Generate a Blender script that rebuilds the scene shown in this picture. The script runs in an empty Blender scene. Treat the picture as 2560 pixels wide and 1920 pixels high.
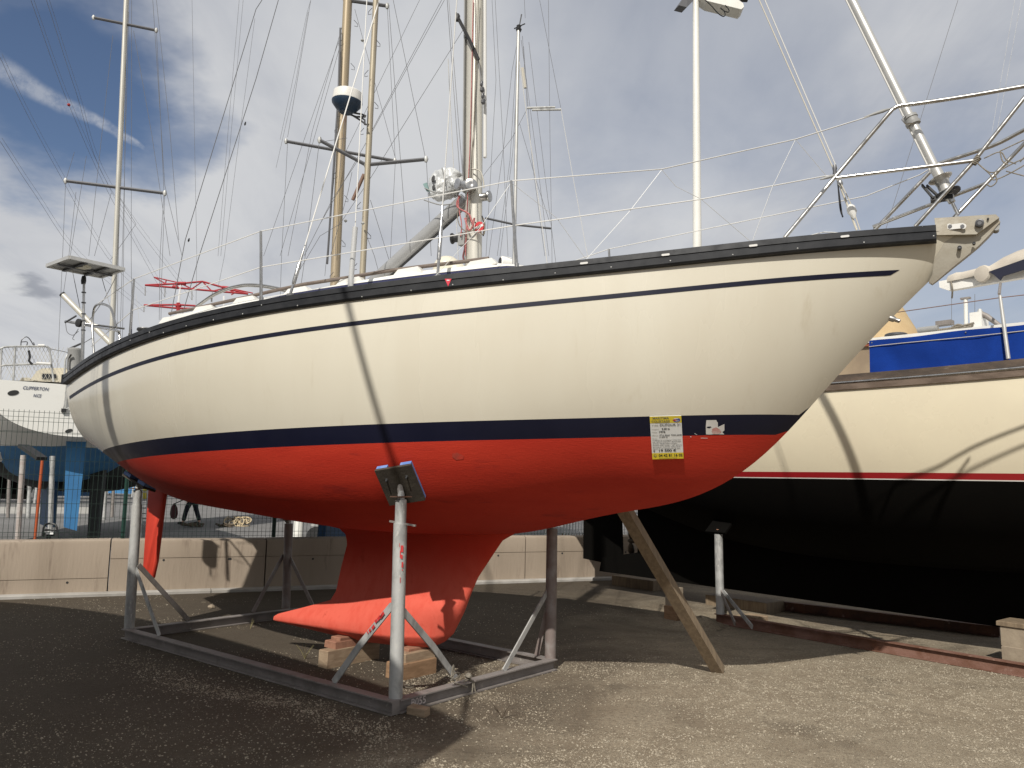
import bpy, math, random
import numpy as np
from mathutils import Vector, Matrix
rnd = random.Random(7)
sc = bpy.context.scene
col = sc.collection
RAD = math.radians

# ------------------------------------------------------------------ camera
FPX, PITCH, ROLL, EYE = 2051.0, 0.1172, 0.0211, 1.7216
def cam_axes():
    f = np.array([0, math.cos(PITCH), math.sin(PITCH)]); u = np.array([0, -math.sin(PITCH), math.cos(PITCH)]); r = np.array([1., 0, 0])
    c, s = math.cos(ROLL), math.sin(ROLL)
    return np.array([c*r + s*u, -s*r + c*u, f])
CR = cam_axes()
EYEP = np.array([0, 0, EYE])
cd = bpy.data.cameras.new('camera'); cam = bpy.data.objects.new('camera', cd); col.objects.link(cam)
cd.sensor_width = 36; cd.lens = 36*FPX/2560; cd.clip_end = 2000; cd.clip_start = 0.05
m = Matrix.Identity(4)
for i in range(3):
    m[i][0] = CR[0][i]; m[i][1] = CR[1][i]; m[i][2] = -CR[2][i]
m[2][3] = EYE
cam.matrix_world = m
sc.camera = cam

# ------------------------------------------------------------------ sky, sun, exposure
SUN_EL, SUN_AZ = 42.0, 17.0            # the sunlight travels towards +Y, turned SUN_AZ to the right
SUN_STRENGTH, SKY_STRENGTH = 4.8, 0.092
sd = np.array([math.sin(RAD(SUN_AZ))*math.cos(RAD(SUN_EL)), math.cos(RAD(SUN_AZ))*math.cos(RAD(SUN_EL)), -math.sin(RAD(SUN_EL))])
sl = bpy.data.lights.new('sun', 'SUN'); sl.energy = SUN_STRENGTH; sl.angle = RAD(0.55); sl.color = (1, 0.955, 0.88)
so = bpy.data.objects.new('sun', sl); col.objects.link(so)
so.rotation_euler = Vector(sd).to_track_quat('-Z', 'Y').to_euler(); so.location = (-5, -15, 20)
sc.view_settings.view_transform = 'Standard'; sc.view_settings.look = 'None'; sc.view_settings.exposure = 0.0; sc.view_settings.gamma = 1
sc.view_settings.use_curve_mapping = False

def ray(px, py):
    d = CR.T @ np.array([(px-1280)/FPX, (960-py)/FPX, 1.0]); return d
w = bpy.data.worlds.new('World'); sc.world = w; w.use_nodes = True
nt = w.node_tree; N = nt.nodes; Lk = nt.links; N.clear()
class NB:
    """tiny node helper"""
    def __init__(s, nt): s.t = nt
    def n(s, typ, ins=None, **kw):
        o = s.t.nodes.new(typ)
        for k, v in kw.items(): setattr(o, k, v)
        for k, v in (ins or {}).items():
            if hasattr(v, 'is_output'): s.t.links.new(v, o.inputs[k])
            else: o.inputs[k].default_value = v
        return o
    def math(s, op, a, b=None, c=None, clamp=False):
        ins = {0: a}
        if b is not None: ins[1] = b
        if c is not None: ins[2] = c
        o = s.n('ShaderNodeMath', ins, operation=op, use_clamp=clamp); return o.outputs[0]
    def vm(s, op, a, b=None):
        ins = {0: a}
        if b is not None: ins[1] = b
        o = s.n('ShaderNodeVectorMath', ins, operation=op)
        return o.outputs['Value'] if op in ('DOT_PRODUCT', 'LENGTH') else o.outputs[0]
    def ramp(s, f, a, b, lo=0., hi=1., typ='SMOOTHSTEP'):
        o = s.n('ShaderNodeMapRange', {'Value': f, 'From Min': a, 'From Max': b, 'To Min': lo, 'To Max': hi}, interpolation_type=typ); return o.outputs[0]
    def noise(s, v, scale, detail=4, rough=.55, dist=0., out=0):
        o = s.n('ShaderNodeTexNoise', {'Vector': v, 'Scale': scale, 'Detail': detail, 'Roughness': rough, 'Distortion': dist}); return o.outputs[out]
    def mix(s, f, a, b):
        o = s.n('ShaderNodeMix', {0: f, 6: a, 7: b}, data_type='RGBA'); return o.outputs[2]
b = NB(nt)
tc = b.n('ShaderNodeTexCoord').outputs['Generated']
sky = b.n('ShaderNodeTexSky', sky_type='NISHITA', sun_disc=False, sun_elevation=RAD(SUN_EL), sun_rotation=RAD(180+SUN_AZ), altitude=0, air_density=1, dust_density=.6, ozone_density=1.5)
sx = b.n('ShaderNodeSeparateXYZ', {0: tc})
zc = b.math('ADD', b.math('MAXIMUM', sx.outputs[2], 0.0), 0.16)
pv = b.n('ShaderNodeCombineXYZ', {0: b.math('DIVIDE', sx.outputs[0], zc), 1: b.math('DIVIDE', sx.outputs[1], zc), 2: 3.1}).outputs[0]
n1 = b.noise(pv, 0.8, 6, .52, .5)
n2 = b.noise(b.vm('MULTIPLY', pv, (1, .6, 1)), 2.4, 6, .55, .4)
n3 = b.noise(b.vm('MULTIPLY', pv, (2.2, .7, 1)), 1.3, 6, .6, .5)
def dirv(px, py):
    d = ray(px, py); return tuple(d/np.linalg.norm(d))
def spot(px, py, r0, r1):              # a soft patch of sky about a direction
    return b.ramp(b.vm('DOT_PRODUCT', tc, dirv(px, py)), math.cos(r1), math.cos(r0))
tcn = b.vm('ADD', tc, b.vm('MULTIPLY', b.vm('SUBTRACT', b.noise(pv, 1.6, 6, .6, 0, 1), (.5, .5, .5)), (.22, .22, .22)))
def nspot(px, py, r0, r1):
    return b.ramp(b.vm('DOT_PRODUCT', b.vm('NORMALIZE', tcn), dirv(px, py)), math.cos(r1), math.cos(r0))
hole = b.math('MAXIMUM', nspot(130, 190, .07, .15), b.math('MULTIPLY', nspot(330, 330, .0, .09), .85))
hole = b.math('MAXIMUM', hole, b.math('MULTIPLY', nspot(40, 60, .05, .13), .95))
hole2 = b.math("MULTIPLY", nspot(1700, 60, .05, .26), .36)
hole3 = b.math('MULTIPLY', nspot(2420, 600, .02, .2), .5)
cov = b.math('ADD', b.math('MULTIPLY', n1, .75), b.math('MULTIPLY', n2, .38))
cov = b.ramp(cov, .28, .56, .60, 1.0)
cov = b.math('MULTIPLY', cov, b.math('SUBTRACT', 1.0, hole))
cov = b.math('MULTIPLY', cov, b.math('SUBTRACT', 1.0, hole2))
cov = b.math('MULTIPLY', cov, b.math('SUBTRACT', 1.0, hole3), clamp=True)
cov = b.math('MAXIMUM', cov, nspot(10, 745, .015, .06))
# vapour trail
d1, d2 = np.array(dirv(-40, 150)), np.array(dirv(365, 372)); nn = np.cross(d1, d2); nn /= np.linalg.norm(nn)
along = (d2-d1)/np.linalg.norm(d2-d1)
al = b.math('DIVIDE', b.math('SUBTRACT', b.vm('DOT_PRODUCT', tc, tuple(along)), float(d1@along)), float((d2-d1)@along))
wd = b.ramp(al, 0., 1., .0165, .0035, 'LINEAR')
off = b.math('ABSOLUTE', b.math('ADD', b.vm('DOT_PRODUCT', tc, tuple(nn)), b.math('MULTIPLY', b.math('SUBTRACT', b.noise(tc, 26, 4), .5), .012)))
tr = b.ramp(b.math('DIVIDE', off, wd), .25, 1.0, 1., 0.)
tr = b.math('MULTIPLY', tr, b.math('MULTIPLY', b.ramp(al, -.9, .5, .08, .50), b.ramp(al, .94, 1.03, 1., 0.)))
tr = b.math('MULTIPLY', tr, b.ramp(b.noise(tc, 34, 6, .7), .33, .62, .25, 1.))
tr = b.math('MULTIPLY', tr, b.ramp(b.vm('DOT_PRODUCT', tc, dirv(150, 260)), .8, .9))
cov = b.math('MAXIMUM', cov, tr)
shade = b.math('ADD', b.math('MULTIPLY', n3, .6), b.math('MULTIPLY', n2, .4))
ccol = b.mix(b.ramp(shade, .26, .62), (5.1, 5.3, 5.8, 1), (6.9, 7.0, 7.2, 1))
skc = b.vm('MULTIPLY', sky.outputs[0], (.80, .80, .86))
ccol = b.mix(b.math('MULTIPLY', nspot(95, 700, .004, .03), .75), ccol, (3.0, 3.2, 3.7, 1))
ccol = b.mix(b.math('MULTIPLY', nspot(8, 690, .004, .03), .8), ccol, (7.2, 7.3, 7.4, 1))
mixc = b.mix(cov, skc, ccol)
bg = b.n('ShaderNodeBackground', {'Color': mixc, 'Strength': SKY_STRENGTH})
wo = b.n('ShaderNodeOutputWorld', {'Surface': bg.outputs[0]})

# ------------------------------------------------------------------ materials
MATS = {}
ALB = .90          # paint and stone a little duller than fresh
def mat(name, c, rough=.5, metal=0., c2=None, scale=6., lo=.35, hi=.65, bump=0., bscale=40., spec=.5, coat=0., detail=5, stretch=(1, 1, 1), c3=None, s3=30., lo3=.6, hi3=.7, rvar=0.):
    if name in MATS: return MATS[name]
    c = tuple(x*ALB for x in c); c2 = tuple(x*ALB for x in c2) if c2 else None; c3 = tuple(x*ALB for x in c3) if c3 else None
    M = bpy.data.materials.new(name); M.use_nodes = True; t = M.node_tree; t.nodes.clear(); b = NB(t)
    co = b.n('ShaderNodeTexCoord').outputs['Object']
    if stretch != (1, 1, 1): co = b.vm('MULTIPLY', co, stretch)
    p = b.n('ShaderNodeBsdfPrincipled', {'Base Color': (*c, 1), 'Roughness': rough, 'Metallic': metal})
    p.inputs['Specular IOR Level'].default_value = spec
    if coat: p.inputs['Coat Weight'].default_value = coat; p.inputs['Coat Roughness'].default_value = .08
    f = None
    if c2 is not None:
        f = b.ramp(b.noise(co, scale, detail, .6, .2), lo, hi)
        cc = b.mix(f, (*c, 1), (*c2, 1))
        if c3 is not None:
            f3 = b.ramp(b.noise(co, s3, 6, .65, .3), lo3, hi3)
            cc = b.mix(f3, cc, (*c3, 1))
        t.links.new(cc, p.inputs['Base Color'])
    if rvar:
        t.links.new(b.ramp(b.noise(co, scale*1.7, 4), .3, .7, rough-rvar, rough+rvar), p.inputs['Roughness'])
    if bump:
        bn = b.n('ShaderNodeBump', {'Height': b.noise(co, bscale, 5, .6), 'Strength': bump, 'Distance': .01})
        t.links.new(bn.outputs[0], p.inputs['Normal'])
    o = b.n('ShaderNodeOutputMaterial', {'Surface': p.outputs[0]})
    MATS[name] = M; return M
GEL = mat('cream_gelcoat', (.635, .595, .49), .24, c2=(.605, .56, .455), scale=1.1, coat=.25, c3=(.545, .49, .38), s3=7, lo3=.56, hi3=.82, stretch=(1, 1, .16), rvar=.06, bump=.03, bscale=2.2)
GEL2 = mat('cream_gelcoat_neighbour', (.70, .63, .47), .3, c2=(.67, .60, .45), scale=1.5, coat=.15, rvar=.06)
WHITE = mat('white_gelcoat', (.78, .77, .73), .3, c2=(.72, .70, .65), scale=3, coat=.2)
WHITE2 = mat('weathered_white_gelcoat', (.74, .73, .68), .4, c2=(.68, .67, .62), scale=4, lo=.5, hi=.8)
NAVY = mat('navy_boot_paint', (.006, .007, .020), .45, c2=(.008, .009, .024), scale=2, rvar=.06, spec=.25)
NAVYB = mat('navy_cabin_band', (.022, .024, .07), .35, c2=(.03, .033, .085), scale=5)
RED = mat('red_antifouling', (.54, .038, .017), .72, c2=(.47, .028, .013), scale=2.2, lo=.3, hi=.75, stretch=(.45, .45, 2.6), c3=(.36, .024, .014), s3=5, lo3=.56, hi3=.74, detail=8, bump=.2, bscale=50, spec=.3)
def keel_paint():      # the antifouling has chalked and faded on the bulb
    M = bpy.data.materials.new('faded_red_antifouling'); M.use_nodes = True; t = M.node_tree; t.nodes.clear(); b = NB(t)
    co = b.n('ShaderNodeTexCoord').outputs['Object']; z = b.n('ShaderNodeSeparateXYZ', {0: co}).outputs[2]
    n = b.noise(co, 2.2, 6, .6, .4); n2 = b.noise(b.vm('MULTIPLY', co, (1, 1, .4)), 9, 6, .65, .3)
    f = b.ramp(b.math('ADD', z, b.math('MULTIPLY', n, -.35)), .98, .52)
    cc = b.mix(b.math('MULTIPLY', f, b.ramp(n2, .25, .6, .6, 1.)), (.54*ALB, .038*ALB, .017*ALB, 1), (.66*ALB, .115*ALB, .075*ALB, 1))
    cc = b.mix(b.ramp(n2, .60, .80), cc, (.44*ALB, .04*ALB, .02*ALB, 1))
    p = b.n('ShaderNodeBsdfPrincipled', {'Base Color': cc, 'Roughness': .78}); p.inputs['Specular IOR Level'].default_value = .25
    bn = b.n('ShaderNodeBump', {'Height': b.noise(co, 45, 5, .6), 'Strength': .2, 'Distance': .01}); t.links.new(bn.outputs[0], p.inputs['Normal'])
    b.n('ShaderNodeOutputMaterial', {'Surface': p.outputs[0]}); return M
REDK = keel_paint()
BLACK = mat('black_toe_rail', (.013, .014, .017), .5, spec=.3, c2=(.024, .025, .028), scale=8, c3=(.05, .05, .05), s3=22, lo3=.68, hi3=.72, rvar=.08)
RUBBER = mat('black_rubber', (.012, .012, .013), .55, c2=(.02, .02, .02), scale=9)
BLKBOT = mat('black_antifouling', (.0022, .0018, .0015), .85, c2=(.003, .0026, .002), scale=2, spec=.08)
STEEL = mat('stainless_steel', (.52, .51, .49), .27, 1., c2=(.42, .41, .39), scale=12, rvar=.08)
WIRE = mat('stainless_wire', (.66, .66, .64), .4, .6)
WIREW = mat('white_coated_wire', (.63, .62, .59), .5)
WIRED = mat('dark_wire', (.16, .16, .165), .5, .2)
ROPEB = mat('black_rope', (.015, .015, .017), .8)
ROPEG = mat('weathered_rope', (.27, .24, .19), .9, c2=(.17, .15, .12), scale=60, bump=.5, bscale=160)
ROPER = mat('red_rope', (.36, .07, .07), .85, c2=(.45, .20, .19), scale=90)
ALU = mat('anodised_aluminium', (.60, .59, .56), .4, .55, c2=(.54, .53, .50), scale=5)
ALUG = mat('grey_boom_paint', (.36, .36, .355), .4, .3, c2=(.32, .32, .315), scale=4)
MASTT = mat('tan_anodised_mast', (.37, .30, .205), .5, .25, c2=(.40, .32, .20), scale=2, stretch=(1, 1, .25), c3=(.22, .09, .05), s3=1.1, lo3=.57, hi3=.66)
MASTB = mat('pale_tan_mast', (.42, .37, .27), .5, .25, c2=(.35, .30, .22), scale=3, stretch=(1, 1, .3))
MASTM = mat('beige_mast', (.56, .54, .48), .4, .2, c2=(.50, .48, .42), scale=3, stretch=(1, 1, .3))
GALV = mat('galvanised_steel', (.52, .52, .50), .55, .35, c2=(.30, .30, .29), scale=9, lo=.4, hi=.7, c3=(.58, .57, .53), s3=26, lo3=.58, hi3=.7, bump=.2, bscale=50, stretch=(1, 1, .5))
GALVD = mat('dull_painted_steel', (.26, .235, .215), .6, .2, c2=(.19, .165, .15), scale=7, lo=.4, hi=.7, c3=(.33, .31, .28), s3=18, lo3=.6, hi3=.7, bump=.2, bscale=40)
GALVP = mat('primer_brown_steel', (.20, .16, .145), .65, .1, c2=(.28, .26, .245), scale=6, lo=.4, hi=.7, bump=.2)
REDP = mat('red_paint_scrap', (.50, .03, .03), .6)
RUST = mat('rusty_steel', (.17, .075, .04), .8, c2=(.09, .045, .028), scale=6, bump=.35, c3=(.33, .22, .18), s3=9, lo3=.6, hi3=.7)
RUSTP = mat('pink_primed_steel', (.36, .22, .18), .75, c2=(.25, .13, .10), scale=5, bump=.3)
PLYD = mat('old_plywood_pad', (.040, .032, .024), .8, c2=(.06, .05, .036), scale=7, bump=.3)
BLUEP = mat('blue_pad_rubber', (.10, .20, .48), .7, c2=(.16, .27, .55), scale=20)
WOODP = mat('grey_timber', (.24, .18, .115), .8, c2=(.17, .125, .08), scale=5, stretch=(6, 6, .6), bump=.35, bscale=20, c3=(.10, .07, .045), s3=12, lo3=.66, hi3=.74)
WOODB = mat('pale_timber_block', (.35, .26, .17), .85, c2=(.27, .19, .12), scale=4, stretch=(2, 2, 9), bump=.3, c3=(.18, .12, .075), s3=8, lo3=.6, hi3=.72)
WOODO = mat('orange_timber_block', (.31, .19, .105), .85, c2=(.23, .135, .07), scale=4, stretch=(2, 2, 9), bump=.3, c3=(.16, .08, .04), s3=8, lo3=.6, hi3=.72)
WOODR = mat('red_brown_wedge', (.32, .16, .10), .85, c2=(.25, .12, .075), scale=9, bump=.3)
TEAK = mat('weathered_teak', (.18, .145, .12), .8, c2=(.13, .10, .085), scale=9, stretch=(1, 1, 5), bump=.2)
TEAKB = mat('bleached_teak_bulwark', (.12, .085, .06), .75, c2=(.05, .038, .03), scale=2.2, c3=(.26, .22, .18), s3=3.5, lo3=.6, hi3=.75, bump=.25, stretch=(1, 1, 3))
CONC = mat('pale_concrete', (.345, .28, .215), .9, c2=(.275, .22, .165), scale=1.1, lo=.35, hi=.7, c3=(.18, .135, .10), s3=5.5, lo3=.54, hi3=.74, bump=.5, bscale=26, stretch=(1, 1, .16))
CONCL = mat('kerb_concrete', (.40, .38, .35), .9, c2=(.31, .29, .26), scale=2.5, bump=.35, bscale=25)
CONCB = mat('concrete_block', (.33, .27, .195), .9, c2=(.25, .20, .145), scale=4, bump=.4, bscale=30)
FENCE = mat('green_fence_wire', (.012, .030, .022), .5)
FPOST = mat('green_fence_post', (.014, .055, .042), .45)
PLAST = mat('silver_plastic_wrap', (.62, .63, .62), .35, .1, c2=(.45, .46, .46), scale=9, bump=.9, bscale=22, coat=.2)
BLUEC = mat('blue_canvas', (.003, .036, .25), .85, spec=.2, c2=(.002, .028, .20), scale=3, bump=.25, bscale=120)
SAILC = mat('cream_sail_cover', (.56, .51, .43), .85, c2=(.47, .42, .35), scale=3, bump=.3, bscale=12)
NAVYC = mat('navy_canvas', (.008, .010, .028), .8)
TAN = mat('tan_canvas', (.50, .37, .20), .85, c2=(.45, .32, .17), scale=2)
BLUEB = mat('light_blue_antifouling', (.045, .20, .42), .7, c2=(.035, .16, .36), scale=2, bump=.1)
BLUED = mat('blue_antifouling', (.02, .075, .17), .7, c2=(.015, .06, .14), scale=2)
DARKG = mat('dark_green_rudder', (.012, .016, .014), .7)
CASTA = mat('bronze_grey_casting', (.46, .43, .36), .55, .3, c2=(.38, .34, .27), scale=6, c3=(.30, .19, .10), s3=8, lo3=.62, hi3=.8, bump=.15)
GREYP = mat('grey_plastic', (.28, .28, .27), .5)
GREYD = mat('dark_grey_metal', (.10, .10, .105), .45, .5)
CREAMP = mat('cream_plastic', (.66, .62, .50), .35)
RADB = mat('navy_radome', (.010, .030, .062), .45)
LAMPW = mat('white_lamp_post', (.74, .73, .68), .45, c2=(.68, .67, .62), scale=3, stretch=(1, 1, .3))
PYR = mat('red_pylon_paint', (.33, .022, .03), .7)
PYW = mat('white_pylon_paint', (.75, .75, .74), .6)
GLASSD = mat('dark_glass', (.02, .022, .025), .1)
PANEL = mat('solar_back_sheet', (.36, .36, .35), .5)
YEL = mat('yellow_print', (.70, .55, .035), .6)
PAPER = mat('white_print', (.72, .72, .70), .6)
INK = mat('black_ink', (.02, .02, .02), .7)
INKG = mat('grey_ink', (.17, .165, .10), .7)
INKB = mat('navy_letters', (.05, .065, .12), .6)
SIGR = mat('red_print', (.55, .04, .045), .5)
SIGB = mat('blue_print', (.05, .07, .30), .5)
CHALK = mat('pale_stencil_paint', (.66, .58, .55), .8)
ORANGE = mat('orange_strap', (.40, .075, .018), .7)
YELP = mat('yellow_plastic', (.60, .48, .04), .5)
SKIN = mat('skin', (.45, .27, .19), .6)
JACK = mat('maroon_jacket', (.09, .02, .02), .85)
JEAN = mat('dark_jeans', (.010, .013, .022), .85)
SHOE = mat('dark_shoes', (.012, .011, .011), .6)
NET = mat('pale_net_cord', (.50, .47, .40), .9)
STEM = mat('dry_stem', (.10, .075, .05), .9)
GRASS = mat('dry_grass', (.22, .19, .09), .9)

# ------------------------------------------------------------------ mesh building
class G:
    def __init__(s): s.v = []; s.f = []
    def add(s, vs, fs):
        o = len(s.v); s.v += [tuple(map(float, x)) for x in vs]; s.f += [tuple(i+o for i in f) for f in fs]
    def box(s, c, size, ax=None):
        c = np.array(c, float); h = np.array(size, float)/2
        A = np.eye(3) if ax is None else np.array(ax, float)
        vs = [c + A.T @ (h*np.array(q)) for q in ((-1,-1,-1),(1,-1,-1),(1,1,-1),(-1,1,-1),(-1,-1,1),(1,-1,1),(1,1,1),(-1,1,1))]
        s.add(vs, [(0,3,2,1),(4,5,6,7),(0,1,5,4),(1,2,6,5),(2,3,7,6),(3,0,4,7)]); return s
    def beam(s, a, bq, wd, ht, up=(0, 0, 1)):
        a = np.array(a, float); bq = np.array(bq, float); d = bq-a; L = np.linalg.norm(d); d /= L
        sd_ = np.cross(d, up); sd_ /= np.linalg.norm(sd_); u = np.cross(sd_, d)
        return s.box((a+bq)/2, (L, wd, ht), (d, sd_, u))
    def tube(s, pts, r, n=8, cap=True):
        P = np.array(pts, float); k = len(P); R = np.full(k, r, float) if np.isscalar(r) else np.array(r, float)
        T = np.gradient(P, axis=0) if k > 2 else np.array([P[1]-P[0]]*2)
        T /= np.linalg.norm(T, axis=1)[:, None]+1e-12
        a = np.array([0, 0, 1.]) if abs(T[0][2]) < .9 else np.array([1., 0, 0])
        u = np.cross(T[0], a); u /= np.linalg.norm(u); vs = []
        for i in range(k):
            u = u-(u@T[i])*T[i]; u /= np.linalg.norm(u)+1e-12; w_ = np.cross(T[i], u)
            for j in range(n):
                t = 2*math.pi*j/n; vs.append(P[i]+R[i]*(math.cos(t)*u+math.sin(t)*w_))
        fs = [(i*n+j, i*n+(j+1) % n, (i+1)*n+(j+1) % n, (i+1)*n+j) for i in range(k-1) for j in range(n)]
        if cap: fs += [tuple(range(n-1, -1, -1)), tuple((k-1)*n+j for j in range(n))]
        s.add(vs, fs); return s
    def lathe(s, p0, axis, prof, n=20):
        p0 = np.array(p0, float); ax = np.array(axis, float); ax /= np.linalg.norm(ax)
        return s.tube([p0+ax*d for d, r in prof], [max(r, 1e-4) for d, r in prof], n) if False else s._lathe(p0, ax, prof, n)
    def _lathe(s, p0, ax, prof, n):
        a = np.array([0, 0, 1.]) if abs(ax[2]) < .9 else np.array([1., 0, 0])
        u = np.cross(ax, a); u /= np.linalg.norm(u); w_ = np.cross(ax, u); vs = []
        for d, r in prof:
            for j in range(n):
                t = 2*math.pi*j/n; vs.append(p0+ax*d+max(r, 1e-4)*(math.cos(t)*u+math.sin(t)*w_))
        k = len(prof)
        fs = [(i*n+j, i*n+(j+1) % n, (i+1)*n+(j+1) % n, (i+1)*n+j) for i in range(k-1) for j in range(n)]
        fs += [tuple(range(n-1, -1, -1)), tuple((k-1)*n+j for j in range(n))]
        s.add(vs, fs); return s
    def prism(s, pts, vec):
        P = [np.array(p, float) for p in pts]; vec = np.array(vec, float); n = len(P)
        s.add(P+[p+vec for p in P], [tuple(range(n-1, -1, -1)), tuple(range(n, 2*n))]+[(i, (i+1) % n, n+(i+1) % n, n+i) for i in range(n)]); return s
    def grid(s, rows, close=False):
        k = len(rows); n = len(rows[0]); vs = [p for r in rows for p in r]
        fs = [(i*n+j, i*n+j+1, (i+1)*n+j+1, (i+1)*n+j) for i in range(k-1) for j in range(n-1)]
        if close: fs += [(i*n+n-1, i*n, (i+1)*n, (i+1)*n+n-1) for i in range(k-1)]
        s.add(vs, fs); return s
    def ibeam(s, a, bq, ht=.10, wd=.092, tf=.010, tw=.012):
        a = np.array(a, float); bq = np.array(bq, float); z = np.array([0, 0, 1.])
        s.beam(a+z*(ht-tf/2), bq+z*(ht-tf/2), wd, tf); s.beam(a+z*tf/2, bq+z*tf/2, wd, tf)
        d = (bq-a)/np.linalg.norm(bq-a)
        s.beam(a+z*ht/2+d*.001, bq+z*ht/2-d*.001, tw, ht-2*tf-.0004); return s
    def build(s, name, material, parent=None, smooth=None, **props):
        org = ORG.get(parent, np.zeros(3)) if parent is not None else np.zeros(3)
        me = bpy.data.meshes.new(name)
        me.from_pydata([tuple(np.array(v)-org) for v in s.v], [], s.f)
        me.validate(clean_customdata=False); me.update()
        me.materials.append(material)
        if smooth:
            import bmesh
            bm = bmesh.new(); bm.from_mesh(me); bmesh.ops.remove_doubles(bm, verts=bm.verts, dist=1e-5); bmesh.ops.recalc_face_normals(bm, faces=bm.faces); bm.to_mesh(me); bm.free()
            me.shade_smooth(); me.set_sharp_from_angle(angle=RAD(smooth))
        o = bpy.data.objects.new(name, me); col.objects.link(o)
        if parent is not None: o.parent = parent; ORG[o] = org
        else: ORG[o] = np.zeros(3)
        for k, v in props.items(): o[k] = v
        return o
ORG = {}
def thing(name, label, cat, loc=(0, 0, 0), group=None):
    o = bpy.data.objects.new(name, None); col.objects.link(o); o.location = loc; o.empty_display_size = .2
    o['label'] = label; o['category'] = cat
    if group: o['group'] = group
    ORG[o] = np.array(loc, float); return o
def tag(o, label, cat, group=None):
    o['label'] = label; o['category'] = cat
    if group: o['group'] = group
    return o
def text_mesh(body, size, align='CENTER', shear=0., bold=0.):
    cu = bpy.data.curves.new('lettering', 'FONT'); cu.body = body; cu.size = size; cu.align_x = align; cu.align_y = 'CENTER'; cu.shear = shear; cu.offset = bold
    cu.resolution_u = 3
    o = bpy.data.objects.new('lettering', cu); col.objects.link(o)
    dg = bpy.context.evaluated_depsgraph_get(); me = o.evaluated_get(dg).to_mesh()
    vs = [tuple(v.co) for v in me.vertices]; fs = [tuple(p.vertices) for p in me.polygons]
    o.evaluated_get(dg).to_mesh_clear(); bpy.data.objects.remove(o); bpy.data.curves.remove(cu)
    return vs, fs
def add_text(g, body, size, org, ex, ey, off=.002, **kw):
    ex = np.array(ex, float); ey = np.array(ey, float); n = np.cross(ex, ey); vs, fs = text_mesh(body, size, **kw)
    g.add([np.array(org)+ex*v[0]+ey*v[1]+n*off for v in vs], fs); return g
# points of the place seen at picture position (px, py): on the ground height z, or at distance Y ahead
def gz(px, py, z=0.): d = ray(px, py); return EYEP+d*((z-EYE)/d[2])
def at(px, py, Y): d = ray(px, py); return EYEP+d*(Y/d[1])
def on_plane(px, py, P0, n): d = ray(px, py); return EYEP+d*(((np.array(P0)-EYEP)@n)/(d@n))
def V3(*a): return np.array(a, float)
def lerp(a, c, t): return np.array(a)*(1-t)+np.array(c)*t
def sag(a, c, s, n=12):
    return [lerp(a, c, t)-V3(0, 0, 4*s*t*(1-t)) for t in np.linspace(0, 1, n)]
def smoothpath(pts, n=6):
    P = np.array(pts, float); out = []
    Q = np.vstack([2*P[0]-P[1], P, 2*P[-1]-P[-2]])
    for i in range(1, len(Q)-2):
        p0, p1, p2, p3 = Q[i-1:i+3]
        for t in np.linspace(0, 1, n, endpoint=False):
            out.append(.5*((2*p1)+(-p0+p2)*t+(2*p0-5*p1+4*p2-p3)*t*t+(-p0+3*p1-3*p2+p3)*t**3))
    out.append(P[-1]); return out

# ------------------------------------------------------------------ ground
def ground_material():
    M = bpy.data.materials.new('gravel_yard'); M.use_nodes = True; t = M.node_tree; t.nodes.clear(); b = NB(t)
    co = b.n('ShaderNodeTexCoord').outputs['Object']
    big = b.noise(co, .55, 5, .6, .6); mid = b.noise(co, 2.3, 6, .62, .5); fine = b.noise(co, 28, 6, .7); grit = b.noise(co, 120, 3, .7)
    dirt = b.mix(b.ramp(mid, .33, .68), (.190, .153, .107, 1), (.290, .243, .175, 1))
    dirt = b.mix(b.ramp(fine, .45, .68), dirt, (.135, .106, .074, 1))
    vo = b.n('ShaderNodeTexVoronoi', {'Vector': co, 'Scale': 130., 'Randomness': 1.}, feature='F1')
    st = b.ramp(vo.outputs['Distance'], .25, .55, 1., 0.)
    hs = b.n('ShaderNodeSeparateColor', {0: vo.outputs['Color']})
    stc = b.mix(hs.outputs[0], (.26, .21, .145, 1), (.47, .41, .31, 1))
    patch = b.ramp(b.math('ADD', b.math('MULTIPLY', big, .55), b.math('MULTIPLY', mid, .5)), .46, .62)
    dens = b.math('ADD', b.math('MULTIPLY', patch, .80), .20)
    pick = b.ramp(b.math('SUBTRACT', dens, hs.outputs[1]), -.05, .05)
    gf = b.math('MULTIPLY', st, pick)
    cc = b.mix(gf, dirt, stc)
    cc = b.mix(b.math('MULTIPLY', b.ramp(grit, .55, .72), .45), cc, (.25, .22, .17, 1))
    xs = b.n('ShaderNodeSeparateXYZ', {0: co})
    damp_shade = b.math('ADD', b.math('MULTIPLY', b.math('ADD', xs.outputs[0], b.math('MULTIPLY', xs.outputs[1], -.35)), -.16), b.math('MULTIPLY', b.noise(co, .7, 5, .6, .8), .9))
    damp_shade = b.ramp(damp_shade, .50, 1.05)          # moist soil at left, with the foreground's shade painted into the colour too
    wet_shade = b.math('MAXIMUM', b.math('MULTIPLY', b.ramp(b.noise(co, .8, 4, .6, 1.0), .54, .68), .45), b.math('MULTIPLY', damp_shade, .82))
    cc = b.mix(wet_shade, cc, (.040, .030, .021, 1))
    p = b.n('ShaderNodeBsdfPrincipled', {'Base Color': cc, 'Roughness': .92}); p.inputs['Specular IOR Level'].default_value = .25
    h = b.math('ADD', b.math('MULTIPLY', gf, .9), b.math('ADD', b.math('MULTIPLY', fine, .7), b.math('MULTIPLY', mid, 1.2)))
    bn = b.n('ShaderNodeBump', {'Height': h, 'Strength': .8, 'Distance': .012})
    t.links.new(bn.outputs[0], p.inputs['Normal'])
    b.n('ShaderNodeOutputMaterial', {'Surface': p.outputs[0]}); return M
GROUND = ground_material()
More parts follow.
